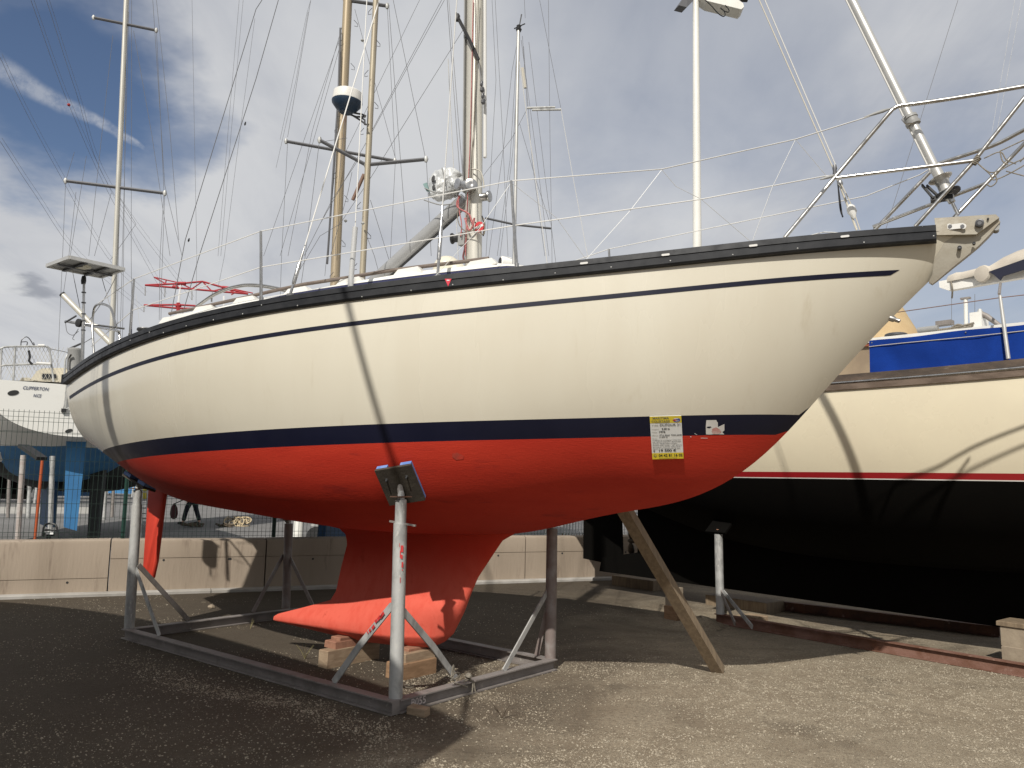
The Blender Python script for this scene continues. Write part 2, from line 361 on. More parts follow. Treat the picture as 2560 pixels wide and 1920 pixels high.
WA, WB = V3(-6.170, 11.495, 0), V3(1.834, 14.922, 0); WD = (WB-WA)/np.linalg.norm(WB-WA); WN = V3(-WD[1], WD[0], 0)   # kerb line and the side away from the camera
def wl(s, off, z): return WA+WD*s+WN*off+V3(0, 0, z)
g = G(); g.add([(-500, -500, 0), (500, -500, 0), (500, 900, 0), (-500, 900, 0)], [(0, 1, 2, 3)])
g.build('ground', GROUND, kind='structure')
ASPH = mat('grey_asphalt', (.16, .155, .15), .9, c2=(.125, .12, .115), scale=.5, c3=(.20, .195, .185), s3=40, lo3=.58, hi3=.7, bump=.3, bscale=80)
g = G(); g.add([wl(-60, .6, .005), wl(80, .6, .005), wl(80, 110, .005), wl(-60, 110, .005)], [(0, 1, 2, 3)])
g.build('asphalt_yard', ASPH, kind='structure')
CONCS = mat('concrete_apron', (.36, .345, .31), .9, c2=(.30, .285, .255), scale=.8)
g = G(); g.add([wl(-60, 25, .010), wl(-1, 25, .010), wl(-1, 32, .010), wl(-60, 32, .010)], [(0, 1, 2, 3)])
g.build('concrete_strip', CONCS, kind='structure')

# stones: real little stones where they show as grains
def stones(name, parts, rmin, rmax, material):
    r = np.random.RandomState(5)
    XY = np.array([reg(r) for n, reg in parts for _ in range(n)]); n = len(XY)
    s_ = rmin+(rmax-rmin)*r.rand(n)**3; a = r.rand(n)*6.28; e = .6+.7*r.rand(n)
    octa = np.array([(1,0,0),(-1,0,0),(0,1,0),(0,-1,0),(0,0,1)], float); of = np.array([(0,2,4),(2,1,4),(1,3,4),(3,0,4)])
    q = octa[None]*np.stack([s_*e, s_, s_*.75], 1)[:, None, :]+r.randn(n, 5, 3)*(s_*.14)[:, None, None]
    c, sn = np.cos(a)[:, None], np.sin(a)[:, None]
    P = np.stack([XY[:, :1]+c*q[..., 0]-sn*q[..., 1], XY[:, 1:]+sn*q[..., 0]+c*q[..., 1], q[..., 2]+.001], 2).reshape(-1, 3)
    F = (np.arange(n)[:, None, None]*5+of[None]).reshape(-1, 3)
    me = bpy.data.meshes.new(name); me.vertices.add(len(P)); me.vertices.foreach_set('co', P.ravel())
    me.loops.add(F.size); me.loops.foreach_set('vertex_index', F.ravel().astype(np.int32))
    me.polygons.add(len(F)); me.polygons.foreach_set('loop_start', np.arange(0, F.size, 3, dtype=np.int32))
    me.update(calc_edges=True); me.validate(); me.materials.append(material)
    o = bpy.data.objects.new(name, me); col.objects.link(o); o['kind'] = 'stuff'; return o
STONE = mat('pale_gravel_stone', (.37, .32, .24), .9, c2=(.23, .19, .135), scale=9, lo=.42, hi=.58, detail=2, c3=(.45, .40, .31), s3=14, lo3=.58, hi3=.64)
from mathutils import noise as mnoise
def near_region(r):
    while True:
        Y = 3.9+8*r.rand()**1.6; X = (r.rand()*2-1)*(Y*.68+.3)
        v = mnoise.noise(Vector((X*.55, Y*.9, 3.3)))+.6*mnoise.noise(Vector((X*1.7, Y*2.0, 8.1)))
        if v > -.05+.5*(r.rand()-.5)-(.16 if X > 0 and Y < 7.6 else 0): return X, Y
def lit_region(r):
    while True:
        Y = 4.3+4.2*r.rand()**1.2; X = -.9+r.rand()*(Y*.66+1.0)
        v = mnoise.noise(Vector((X*.8, Y*1.3, 1.3)))+.6*mnoise.noise(Vector((X*2.3, Y*3.0, 5.1)))
        if v > -.15+.7*(r.rand()-.5)-.12*X+.15: return X, Y
def row_region(r):        # a windrow of pebbles swept along the ground
    p = lerp(gz(280, 1650), gz(960, 1835), r.rand()**.7); return p[0]+r.randn()*.13, p[1]+r.randn()*.10+.12*math.sin(p[0]*3)
stones('gravel', [(40000, near_region), (62000, lit_region), (5000, row_region)], .002, .0095, STONE)

# ------------------------------------------------------------------ concrete wall, kerb, fence
g = G()
prof = [(-.02, -.05), (-.02, .035), (.0, .045), (.20, .05), (.20, -.05)]
k0, k1 = wl(-14, 0, 0), wl(30, 0, 0)
for seg in range(11):
    a, c = wl(-14+4*seg, 0, 0), wl(-10.012+4*seg, 0, 0)
    pts = [a+WN*o_+V3(0, 0, z) for o_, z in prof]; g.prism(pts, c-a)
g.build('kerb', CONCL, kind='structure')
wall = thing('concrete_wall', 'low pale concrete wall of cast panels with a wire fence on top', 'wall', wl(2, .3, 0))
WT, WOFF = .765, .135
JO = [-14.5, -7.4, -2.9, .62, 2.76, 7.09, 9.6, 13.9, 18.2, 22.5]
for i in range(len(JO)-1):
    s0, s1 = JO[i]+.008, JO[i+1]-.010
    zj = .235 if s1 < 1 else .50
    wp = G()
    pr = [(WOFF, .0), (WOFF-.002, zj-.006), (WOFF+.010, zj-.004), (WOFF+.010, zj+.002), (WOFF-.002, zj+.004), (WOFF, WT-.05), (WOFF+.012, WT-.015), (WOFF+.05, WT), (WOFF+.30, WT), (WOFF+.32, 0)]
    nS = max(2, int((s1-s0)/.4)); rows = [[wl(s, o_, z)+V3(0, 0, .006*math.sin(s*2.1) if z > .6 else 0) for o_, z in pr] for s in np.linspace(s0, s1, nS)]
    wp.grid(rows); n_ = len(pr); wp.f.append(tuple(range(n_))); wp.f.append(tuple((nS-1)*n_+j for j in range(n_-1, -1, -1)))
    pn = wp.build('panel', CONC, wall, smooth=30)
    h = G()
    for s in (s0+.7, s0+1.6, s1-.5):
        if s1-s0 > 1.2 and s < s1-.1: h.lathe(wl(s, WOFF-.004, zj-.03 if i % 2 else zj+.0-.05), WN, [(0, .017), (.003, .017), (.004, .010)], 8)
    if h.v: h.build('tie_hole', INK, pn)
fence = thing('mesh_fence', 'green welded wire fence with posts standing on the concrete wall', 'fence', wl(2, .4, WT))
FO, FZ0, FZ1 = WOFF+.16, WT, 2.57
pst = [.76-2.5*k for k in range(4, -1, -1)][:4]+[.76, 2.88, 5.2, 7.6, 10.0, 12.4, 14.8]
pst = [-9.24, -6.74, -4.24, -1.74, .76, 2.88, 5.3, 7.7, 10.1, 12.5, 14.9]
for s in pst:
    q = G(); q.box(wl(s, FO+.03, (FZ0+FZ1)/2-.0), (.055, .055, FZ1-FZ0-.02), (WD, WN, (0, 0, 1))); q.build('fence_post', FPOST, fence)
for i in range(len(pst)-1):
    s0, s1 = pst[i]+.0, pst[i+1]; q = G()
    def wire(s, z0, z1): 
        a, c = wl(s, FO-.012, z0), wl(s, FO-.012, z1); q.beam(a, c, .005, .005, up=tuple(WN))
    nV = int((s1-s0)/.062)
    for k in range(nV+1):
        s = s0+(s1-s0)*k/nV; wire(s, FZ0+.01, FZ1)
    for z in [FZ0+.04, FZ0+.10]+list(np.arange(FZ0+.30, FZ1-.3, .2))+[FZ1-.03, FZ1-.10, FZ1-.16, FZ1-.32]:
        q.beam(wl(s0, FO-.006, z), wl(s1, FO-.006, z), .005, .005)
    q.build('mesh_panel', FENCE, fence)

# ------------------------------------------------------------------ hull forms
def natspline(k):
    k = np.asarray(k, float); n = len(k); h = np.diff(k); A = np.zeros((n, n)); B = np.zeros((n, n)); A[0, 0] = A[-1, -1] = 1
    for i in range(1, n-1):
        A[i, i-1] = h[i-1]; A[i, i] = 2*(h[i-1]+h[i]); A[i, i+1] = h[i]
        B[i, i-1] = 6/h[i-1]; B[i, i] = -6/h[i-1]-6/h[i]; B[i, i+1] = 6/h[i]
    M = np.linalg.solve(A, B)
    def f(x, v):
        x = np.clip(np.atleast_1d(np.asarray(x, float)), k[0], k[-1]); i = np.clip(np.searchsorted(k, x)-1, 0, n-2); v = np.asarray(v, float)
        m2 = M@v; a = (k[i+1]-x)/h[i]; bb = 1-a
        return a*v[i]+bb*v[i+1]+((a**3-a)*m2[i]+(bb**3-bb)*m2[i+1])*h[i]**2/6
    return f
class Hull:
    """sections along a length L: u=0 transom, u=1 stem; half breadth, sheer and canoe body depth as splines"""
    def __init__(s, L, pos, hd, z0, trim, kb, vb, kz, vz, kk, vk, ks, fl, c, e, NU=110):
        s.L, s.pos, s.hd, s.z0, s.trim = L, V3(pos[0], pos[1], 0), hd, z0, trim
        s.fx = V3(math.cos(hd), -math.sin(hd), 0); s.st = V3(-math.sin(hd), -math.cos(hd), 0)
        s.fb, s.vb, s.fz, s.vz, s.fk, s.vk, s.fs, s.fl, s.c, s.e = natspline(kb), vb, natspline(kz), vz, natspline(kk), vk, natspline(ks), fl, c, e
        U = np.linspace(0, 1, NU); s.U = np.sort(np.concatenate([U[:-1], [.994, .998, 1.]]))
        s.V = np.linspace(0, 1, 61)
        s.S = np.array([s.section(u) for u in s.U])
    def b(s, u): return float(max(s.fb(u, s.vb)[0], .02))
    def zs(s, u): return float(s.fz(u, s.vz)[0])
    def zk(s, u): return float(min(s.fk(u, s.vk)[0], s.zs(u)-.015))
    def section(s, u):
        b_, zs, zk = s.b(u), s.zs(u), s.zk(u); fl = float(s.fs(u, s.fl)[0])*min(1, b_/.6); c = float(s.fs(u, s.c)[0]); e = float(s.fs(u, s.e)[0]); d = zs-zk
        P = np.array([(b_, zs), (b_+fl, zs-.45*d), (max(c*b_, .01), zk+e*d), (0, zk)]); v = s.V[:, None]
        return (1-v)**3*P[0]+3*v*(1-v)**2*P[1]+3*v*v*(1-v)*P[2]+v**3*P[3]
    def W(s, x, y, z):       # x metres from the transom, y to starboard, z above the hull's own datum
        xx = x-s.L/2; return s.pos+s.fx*xx+s.st*y+V3(0, 0, z+s.z0+xx*math.sin(s.trim))
    def zoff(s, x): return s.z0+(x-s.L/2)*math.sin(s.trim)
    def yz(s, i, z):         # half breadth of section i at height z
        S = s.S[i]; return float(np.interp(-z, -S[:, 1], S[:, 0])) if S[-1, 1] < z else 0.
    def ysurf(s, u, z):
        S = s.section(u); return float(np.interp(-z, -S[:, 1], S[:, 0])) if S[-1, 1] < z else 0.
    def band(s, ztop, zbot, rows, side=1, off=0.):
        R = []
        for i, u in enumerate(s.U):
            S = s.S[i]; zt, zb = max(ztop(u), S[-1, 1]), max(zbot(u), S[-1, 1]); r = []
            v0 = np.interp(-zt, -S[:, 1], s.V); v1 = np.interp(-zb, -S[:, 1], s.V)
            for v in np.linspace(v0, v1, rows):
                y, z = np.interp(v, s.V, S[:, 0]), np.interp(v, s.V, S[:, 1]); r.append(s.W(u*s.L, side*(y+off), z))
            R.append(r)
        return R
    def both(s, g, ztop, zbot, rows, off=0.):
        for sd_ in (1, -1): g.grid(s.band(ztop, zbot, rows, sd_, off))
        return g
    def at(s, px, py, y):    # point on the lengthwise plane y to starboard -> (x, z datum, world)
        d = ray(px, py); t = (y-(EYEP-s.pos)@s.st)/(d@s.st); P = EYEP+t*d; x = (P-s.pos)@s.fx+s.L/2; return x, P[2]-s.zoff(x), P
    def edge(s, px, py, inset=.06, k=1.):   # the same, on the side where y = k*b(x)-inset
        y = 1.
        for _ in range(25):
            x, z, P = s.at(px, py, y); y = .5*y+.5*(k*s.b(min(max(x/s.L, 0), 1))-inset)
        return x, z, P, y
H = Hull(9.0836, (-.7637, 7.6174), .4926, .2003, .0418,
         [0, .15, .35, .55, .75, .9, 1], [.5817, 1.1476, 1.5606, 1.3372, .8039, .4025, .03],
         [0, .33, .66, 1], [2.8011, 2.9155, 3.0449, 3.1526],
         [0, .08, .2, .35, .5, .62, .7, .77, .83, .9, 1], [1.9541, 1.723, 1.4288, 1.2405, 1.0447, 1.0482, 1.1912, 1.3084, 1.6024, 2.2586, 3.1326],
         [0, .33, .66, 1], [.0343, .1096, .1253, -.1542], [.6957, .861, .9864, .2001], [.0474, -.2522, .1685, .1376])
WL1, WL0 = 1.9097, 1.7685
fcove = lambda u: float(natspline([0, .33, .66, 1])(u, [.2777, .3018, .2966, .2823])[0])

Y = thing('sailing_yacht', 'cream sailing yacht with red bottom, dark blue waterline stripe and bulbed keel', 'sailboat', (H.pos[0], H.pos[1], 0))
g = H.both(G(), lambda u: H.zs(u), lambda u: WL1, 30)
i0 = [H.W(0, y, z) for y, z in H.S[0]] + [H.W(0, -y, z) for y, z in H.S[0][::-1][1:]]
g.v += [tuple(p) for p in i0]; k = len(g.v); g.f.append(tuple(range(k-len(i0), k)))
hull = g.build('hull', GEL, Y, smooth=40)
H.both(G(), lambda u: WL1, lambda u: WL0, 5).build('waterline_stripe', NAVY, Y, smooth=40)
H.both(G(), lambda u: WL0, lambda u: -9, 34).build('hull_bottom', RED, Y, smooth=40)
# cove line
g = G(); uend = H.edge(2226, 680, 0)[0]/H.L
for sd_ in (1, -1):
    R = []
    for u in np.linspace(.012, uend+.006, 90):
        zc = H.zs(u)-fcove(u); r = []
        for dz in (.017, .0, -.017):
            uu = u + (dz-.017)*(.0065/.034 if u > uend+.0059 else 0.)
            r.append(H.W(uu*H.L, sd_*(H.ysurf(uu, zc+dz)+.003), zc+dz))
        R.append(r)
    g.grid(R)
g.build('cove_line', NAVY, Y, smooth=40)
# toe rail : a black aluminium extrusion over the hull and deck joint
RP = [(-.012, -.118), (.040, -.112), (.050, -.100), (.050, -.060), (.042, -.056), (.042, -.048), (.049, -.044), (.046, -.004), (.030, .002), (.012, .002), (.004, -.034), (-.02, -.036)]
urail = min(1, (H.edge(2340, 565, 0)[0])/H.L)
g = G()
for sd_ in (1, -1):
    R = []
    for u in np.linspace(-.002, urail, 120):
        uu = max(u, 0); bb, zz = H.b(uu), H.zs(uu); R.append([H.W(u*H.L, sd_*(bb+o_), zz+h_) for o_, h_ in RP])
    n_ = len(g.v); g.grid(R, close=True)
    g.f.append(tuple(range(n_, n_+len(RP)))); g.f.append(tuple(range(len(g.v)-len(RP), len(g.v))))
# stern piece of the rail across the transom
g.prism([H.W(-.045, H.b(0)+.05, H.zs(0)-.112), H.W(.04, H.b(0)+.04, H.zs(0)-.112), H.W(.04, H.b(0)+.04, H.zs(0)), H.W(-.045, H.b(0)+.05, H.zs(0))], -H.st*(2*H.b(0)+.09))
rail = g.build('toe_rail', BLACK, Y, smooth=35)
SLOTS = [(1460, 658), (1664, 637), (1883, 614), (2112, 591)]
for px, py in SLOTS:
    g = G()
    x, z, P, y = H.edge(px, py, -.047); d = H.W(x+.05, 0, 0)-H.W(x-.05, 0, 0); d /= np.linalg.norm(d)
    x1, z1, P1, _ = H.edge(px+9, py-1, -.047); dd = (P1-P)/np.linalg.norm(P1-P); nn_ = np.cross(dd, (0, 0, 1)); 
    if nn_@H.st < 0: nn_ = -nn_
    g.box(P+nn_*.002, (.044, .006, .015), (dd, nn_, np.cross(dd, nn_)))
    for e_ in (-1, 1): g.lathe(P+dd*.022*e_-nn_*.001, nn_, [(0, .0075), (.006, .0075)], 10)
    g.build('drain_plate', WIREW, rail)
g = G()
for px, py in [(1388, 683), (1528, 668), (1676, 652), (1832, 637), (1994, 621), (2160, 606), (2334, 590), (1258, 700), (1132, 712), (1028, 726), (905, 742), (744, 764), (654, 763), (607, 785), (534, 800), (466, 815), (374, 831), (326, 851), (409, 832)]:
    x, z, P, y = H.edge(px, py, -.048); G().lathe(P, H.st, [(0, .006), (.004, .005), (.006, .002)], 8).build('bolt', GALV, rail)
# warning triangle on the rail
c3 = [H.edge(px, py, -.0515)[2] for px, py in ((1112, 697), (1129, 697), (1120.5, 716))]
G().prism(c3, H.st*.0015).build('warning_triangle', mat('red_sticker', (.62, .02, .05), .5), Y)
g = G(); q1 = [H.edge(px, py, -.0535)[2] for px, py in ((1116.5, 699.5), (1124.5, 699.5), (1123.5, 702), (1117.5, 702))]; g.prism(q1, H.st*.001); g.build('warning_print', PAPER, Y)
# deck
g = G(); R = []
for u in np.linspace(0, .985, 60):
    bb, zz = H.b(u)+.004, H.zs(u)-.036; R.append([H.W(u*H.L, bb*t, zz+.05*bb*(1-t*t)) for t in np.linspace(-1, 1, 9)])
g.grid(R); g.build('deck', WHITE2, Y, smooth=40)
# coachroof : navy band below, white above, following the side deck
CT = [(408, 809), (424, 788), (437, 783), (506, 771), (606, 749), (760, 722), (869, 702), (964, 686), (1021, 676), (1195, 657), (1222, 653), (1284, 657), (1330, 664)]
CM = [(404, 812), (450, 798), (530, 777), (606, 761), (725, 734), (883, 709), (1086, 683), (1262, 664), (1334, 667)]
def chain(pts, k, inset):
    a = [H.edge(px, py, inset, k) for px, py in pts]; X = np.array([q[0] for q in a]); Z = np.array([q[1] for q in a]); o_ = np.argsort(X); return X[o_], Z[o_]
KC, IC = .66, .0
XT, ZT = chain(CT, KC, IC); XM, ZM = chain(CM, KC, IC)
xs_ = np.linspace(max(XT[0], XM[0]), min(XT[-1], XM[-1]), 60)
def roofy(x): return KC*H.b(x/H.L)
lo = G(); up = G(); rf = G()
Rb, Rt, Rr = [], [], []
for x in xs_:
    zt, zm = float(np.interp(x, XT, ZT)), float(np.interp(x, XM, ZM)); zm = min(zm, zt-.005); y = roofy(x); zd = H.zs(x/H.L)-.05
    Rb.append([H.W(x, y, zd), H.W(x, y-.005, zm)]); Rt.append([H.W(x, y-.003, zm), H.W(x, y-.02, zt-.012), H.W(x, y-.05, zt)])
    Rr.append([H.W(x, (y-.05)*t, zt+.06*(1-t*t)) for t in np.linspace(1, -1, 9)])
lo.grid(Rb); lo.grid([[H.pos+ (lambda p: p-2*((p-H.pos)@H.st)*H.st)(p-0*H.pos)-H.pos for p in r] for r in Rb])
lo.build('cabin_band', NAVYB, Y, smooth=30)
up.grid(Rt); up.grid([[p-2*((p-H.pos)@H.st)*H.st for p in r] for r in Rt])
up.grid(Rr)
up.v += [tuple(p) for p in (Rr[0])]; n_ = len(up.v); y0 = roofy(xs_[0]); up.v += [tuple(H.W(xs_[0]-.05, -y0, H.zs(0)-.1)), tuple(H.W(xs_[0]-.05, y0, H.zs(0)-.1))]
up.f.append(tuple(range(n_-9, n_+2)))
up.v += [tuple(p) for p in (Rr[-1])]; n_ = len(up.v); y0 = roofy(xs_[-1]); up.v += [tuple(H.W(xs_[-1]+.12, -y0, H.zs(.7)-.1)), tuple(H.W(xs_[-1]+.12, y0, H.zs(.7)-.1))]
up.f.append(tuple(range(n_-9, n_+2)))
roof = up.build('coachroof', WHITE, Y, smooth=30)
# grab rail on its little moulded feet
hp = [H.edge(px, py, .08, KC) for px, py in ((424, 784), (475, 774), (530, 761.5), (606, 745), (680, 728), (758, 711), (869, 694), (964, 678), (1050, 667), (1135, 657), (1222, 646))]
G().tube([q[2] for q in hp], .017, 8).build('grab_rail', TEAK, Y, smooth=50)
for px, py in ((432, 783), (515, 767), (618, 745), (748, 720), (880, 698), (1025, 677), (1207, 654)):
    x, z, P, y = H.edge(px, py, .07, KC); zt = float(np.interp(x, XT, ZT))
    f0 = H.W(x, y, zt+.02); g = G(); R = []
    for (l_, h_) in ((-.16, -.02), (-.10, .035), (.10, .035), (.15, -.02)): R.append([H.W(x+l_, y-.035, zt+h_), H.W(x+l_, y+.035, zt+h_)])
    g.prism([r[1] for r in R], -H.st*.07); g.build('rail_foot', WHITE, Y, smooth=30)

# keel : fin running into a torpedo bulb, outline read on the centre plane
LEp = [(1420, 1296), (1360, 1314), (1291, 1332), (1256, 1352), (1230, 1391), (1195.5, 1443), (1178, 1482), (1156.5, 1534), (1130.5, 1586), (1109, 1606), (1085, 1616), (1074, 1619)]
TEp = [(770, 1296), (813, 1313), (848, 1321), (864, 1336), (868, 1360), (853, 1417), (840, 1478), (826, 1500), (760, 1518), (696, 1534), (684, 1541), (683, 1551), (727, 1562), (827, 1586), (900, 1603), (987, 1615), (1060, 1619)]
LEq = np.array([H.at(px, py, 0.0)[:2] for px, py in LEp]); TEq = np.array([H.at(px, py, .0)[:2] for px, py in TEp])
def mono(q):
    q = q.copy()
    for i in range(1, len(q)): q[i, 1] = min(q[i, 1], q[i-1, 1]-.004)
    return q
LEq, TEq = mono(LEq), mono(TEq)
ztop = min(LEq[0, 1], TEq[0, 1]); zbot = max(LEq[-1, 1], TEq[-1, 1])
zl = np.concatenate([np.linspace(ztop, ztop-.16, 22)[:-1], np.linspace(ztop-.16, TEq[7, 1], 22), np.linspace(TEq[7, 1], zbot, 30)[1:]])
sN = 26; R = []
ztail = .5*(TEq[10, 1]+TEq[11, 1])
for z in zl:
    xl = float(np.interp(-z, -LEq[:, 1], LEq[:, 0])); xt = float(np.interp(-z, -TEq[:, 1], TEq[:, 0]))
    h_ = (z-zbot)/(TEq[6, 1]-zbot)          # 0 at the bottom of the bulb, 1 at its shoulder
    if h_ >= 1: t = .075+.05*math.exp(-(h_-1)*4.)+.16*math.exp(-(ztop-z)/.07)
    else: t = .125+.10*math.sqrt(max(0, 1-(2*h_/1.0-.9)**2/1.25)) - .03*h_
    if h_ < .25: t *= math.sqrt(max(h_, 0)/.25)*.75+.25*(h_ > 0)
    t = max(t, .012); ch = xl-xt; row = []
    ss = (1-np.cos(np.linspace(0, math.pi, sN)))/2
    hw = [t*min(1., ch/.9)*(1.48*math.sqrt(s_)-.63*s_-1.76*s_**2+1.42*s_**3-.51*s_**4)*1.0/.5*1.0 for s_ in ss]
    hw = [min(v, t) if False else v for v in hw]
    pts = [H.W(xl-ch*s_, w_, z) for s_, w_ in zip(ss, hw)] + [H.W(xl-ch*s_, -w_, z) for s_, w_ in list(zip(ss, hw))[::-1][1:-1]]
    R.append(pts)
g = G(); g.grid(R, close=True); n_ = len(R[0]); g.f.append(tuple(range(len(g.v)-n_, len(g.v))))
g.build('keel', REDK, Y, smooth=60)
# rudder and skeg
rp = [H.at(px, py, .0) for px, py in ((376, 1200), (373, 1235), (366, 1335), (360, 1426), (366, 1436), (384, 1446), (394, 1404), (406, 1310), (416, 1235), (419, 1205))]
g = G(); ctr = np.mean([q[:2] for q in rp], axis=0); rows = []
for k_, e_ in ((-.030, .80), (-.022, .93), (0, 1.0), (.022, .93), (.030, .80)):
    rows.append([H.W(ctr[0]+(q[0]-ctr[0])*e_, k_, ctr[1]+(q[1]-ctr[1])*(1-(1-e_)*.15)) for q in rp])
g.grid(rows, close=True); g.f.append(tuple(range(len(rp)))); g.f.append(tuple(range(len(g.v)-len(rp), len(g.v))))
g.build('rudder', mat('bright_red_rudder', (.60, .045, .02), .65, c2=(.52, .035, .016), scale=2, bump=.08), Y, smooth=40)

# bow casting with two anchor rollers, a long cheek plate wrapping the stem
def bowp(px, py, y): return H.at(px, py, y)[2]
BC = [(2338, 563), (2395, 557), (2450, 550), (2488, 546), (2495, 551), (2500, 560), (2472, 592), (2447, 617), (2420, 640), (2380, 672), (2344, 702), (2331, 712), (2322, 706), (2331, 690), (2343, 610)]
P0 = [H.at(px, py, .0) for px, py in BC]
bc = thing
g = G()
half = {0: .13, 1: .10, 2: .075, 3: .06, 4: .055, 5: .05, 6: .045, 7: .04, 8: .035, 9: .03, 10: .024, 11: .02, 12: .03, 13: .05, 14: .12}
for sd_ in (1, -1):
    ct = [H.W(q[0], sd_*half[i], q[1]) for i, q in enumerate(P0)]; ci = [H.W(q[0], sd_*(half[i]-.014), q[1]) for i, q in enumerate(P0)]
    n_ = len(g.v); g.v += [tuple(p) for p in ct+ci]; k_ = len(ct)
    tri = [(0, 1, 14), (1, 2, 8, 14), (2, 3, 4, 5, 6, 7, 8), (14, 8, 9, 13), (9, 10, 11, 12, 13)]
    for f in tri: g.f.append(tuple(n_+a for a in f)); g.f.append(tuple(n_+k_+a for a in f[::-1]))
    for a in range(k_): g.f.append((n_+a, n_+(a+1) % k_, n_+k_+(a+1) % k_, n_+k_+a))
st_ = [H.W(P0[i][0], half[i]-.010, P0[i][1]) for i in (5, 6, 7, 8, 9, 10, 11)]; st2 = [p-2*((p-H.pos)@H.st)*H.st for p in st_]
n_ = len(g.v); g.grid([st_, st2])
tp = [H.W(P0[i][0], half[i]-.008, P0[i][1]-.012) for i in (0, 1, 2)]; g.grid([tp, [p-2*((p-H.pos)@H.st)*H.st for p in tp]])
cast = g.build('bow_casting', CASTA, Y, smooth=25)
for sd_ in (1, -1):
    ck = [H.at(px, py, 0)[:2] for px, py in ((2337, 562), (2395, 556), (2450, 549), (2488, 545), (2497, 552), (2440, 595), (2343, 603))]; hh = (.165, .135, .105, .085, .075, .095, .16); g = G()
    a_ = [H.W(q[0], sd_*h_, q[1]) for q, h_ in zip(ck, hh)]; b_ = [H.W(q[0], sd_*(h_-.055), q[1]) for q, h_ in zip(ck, hh)]; n_ = len(a_)
    g.v = [tuple(p) for p in a_+b_]; g.f = [(0, 1, 5, 6), (1, 2, 4, 5), (2, 3, 4), (7+6, 7+5, 7+1, 7), (7+5, 7+4, 7+2, 7+1), (7+4, 7+3, 7+2)]+[(i, (i+1) % n_, n_+(i+1) % n_, n_+i) for i in range(n_)]
    g.build('roller_cheek', CASTA, cast, smooth=25)
for px, py, r_ in ((2449, 557, .027), (2399, 619, .014), (2435, 608, .010), (2470, 547, .007)):
    x, z, P = H.at(px, py, (.125 if px > 2440 else .09) if px != 2470 else .10); G().lathe(P-H.st*.025, H.st, [(0, r_), (.03, r_), (.034, r_*.6), (.03, r_*.5)], 14).build('pin', GREYD, cast, smooth=40)
for px in (2478, 2490):
    x, z, P = H.at(px, 572 if px > 2480 else 566, .0); G().lathe(P-H.st*.04, H.st, [(0, .022), (.02, .014), (.06, .014), (.08, .022)], 14).build('roller', GREYP, cast, smooth=40)
g = G()
for px in (2373, 2408):
    x, z, P = H.at(px, 566, .139); g.lathe(P, H.st, [(0, .019), (.004, .019)], 12)
g.box(H.at(2391, 566, .139)[2]+H.st*.002, (.085, .004, .036), (H.fx, H.st, (0, 0, 1))); fs_ = g.build('fairlead_slot', WIREW, cast)
for px in (2375, 2406): G().lathe(H.at(px, 566, .144)[2], H.st, [(0, .013), (.003, .012)], 12).build('hole', GREYD, fs_)
g = G(); a = H.at(2391, 560, .03)[2]; t_ = H.at(2396, 543, .03)[2]
g.prism([H.at(2372, 562, .02)[2], H.at(2412, 560, .02)[2], H.at(2404, 545, .02)[2], H.at(2390, 536, .02)[2], H.at(2384, 545, .02)[2]], -H.st*.012); g.build('stem_plate', STEEL, cast)
# small fitting on the stem
x, z, P = H.at(2231, 797, .0); G().lathe(P-V3(0, 0, .0), V3(.75, -.5, -.4), [(-.05, .022), (.01, .022), (.02, .015), (.05, .015), (.055, .008)], 12).build('bow_eye', STEEL, Y, smooth=40)

# pulpit : starboard tubes read off, port ones mirrored across the centre line
def mir(p): p = np.array(p); return p-2*((p-H.pos)@H.st)*H.st
RT = .0145
YP = H.edge(2225, 272, .055)[3]
legA = [H.edge(1962, 594, .05)[2], H.at(2088, 442, YP+.035)[2], H.at(2222, 284, YP)[2], H.at(2234, 272, YP-.005)[2], H.at(2252, 264, YP-.012)[2], H.at(2300, 258, YP-.03)[2], H.at(2420, 240, YP-.08)[2], H.at(2558, 216, YP-.13)[2]]
top1 = legA[-1]; fwd = legA[-1]-legA[-2]; fwd /= np.linalg.norm(fwd)
nose = [top1+fwd*.72, top1+fwd*.86-H.st*.06, top1+fwd*.90-H.st*.14]
YQ = -.36
pbend = H.at(2338, 414, YQ)[2]
legP = [H.at(2176, 586, YQ)[2], H.at(2325, 430, YQ)[2], pbend, H.at(2362, 404, YQ)[2], H.at(2480, 365, YQ+.05)[2], H.at(2558, 326, YQ+.08)[2]]
arc = legA+nose+[legP[-1]+(legP[-1]-legP[-2])*1.2]+legP[::-1]
pul_o = G().tube(smoothpath(arc, 4), RT, 8).build('pulpit', STEEL, Y, smooth=60)
m1 = [H.at(2090, 445, YP+.035)[2], H.at(2440, 401, YP-.11)[2]]
l2 = [H.at(2288, 566, .14)[2], H.at(2434, 404, YP-.11)[2], H.at(2600, 195, YP-.14)[2]]
m3 = [H.at(2182, 567, YQ)[2], H.at(2330, 510, YQ+.03)[2], H.at(2466, 458, YQ+.10)[2]]
l4 = [H.at(2364, 566, -.16)[2], H.at(2466, 458, YQ+.10)[2], H.at(2600, 318, YQ+.12)[2]]
l5 = [H.at(2176, 586, YQ)[2], H.at(2330, 437, YQ-.02)[2]]
for q in (m1, l2, m3, l4): G().tube(q, RT*.95, 8).build('pulpit_tube', STEEL, Y, smooth=60)
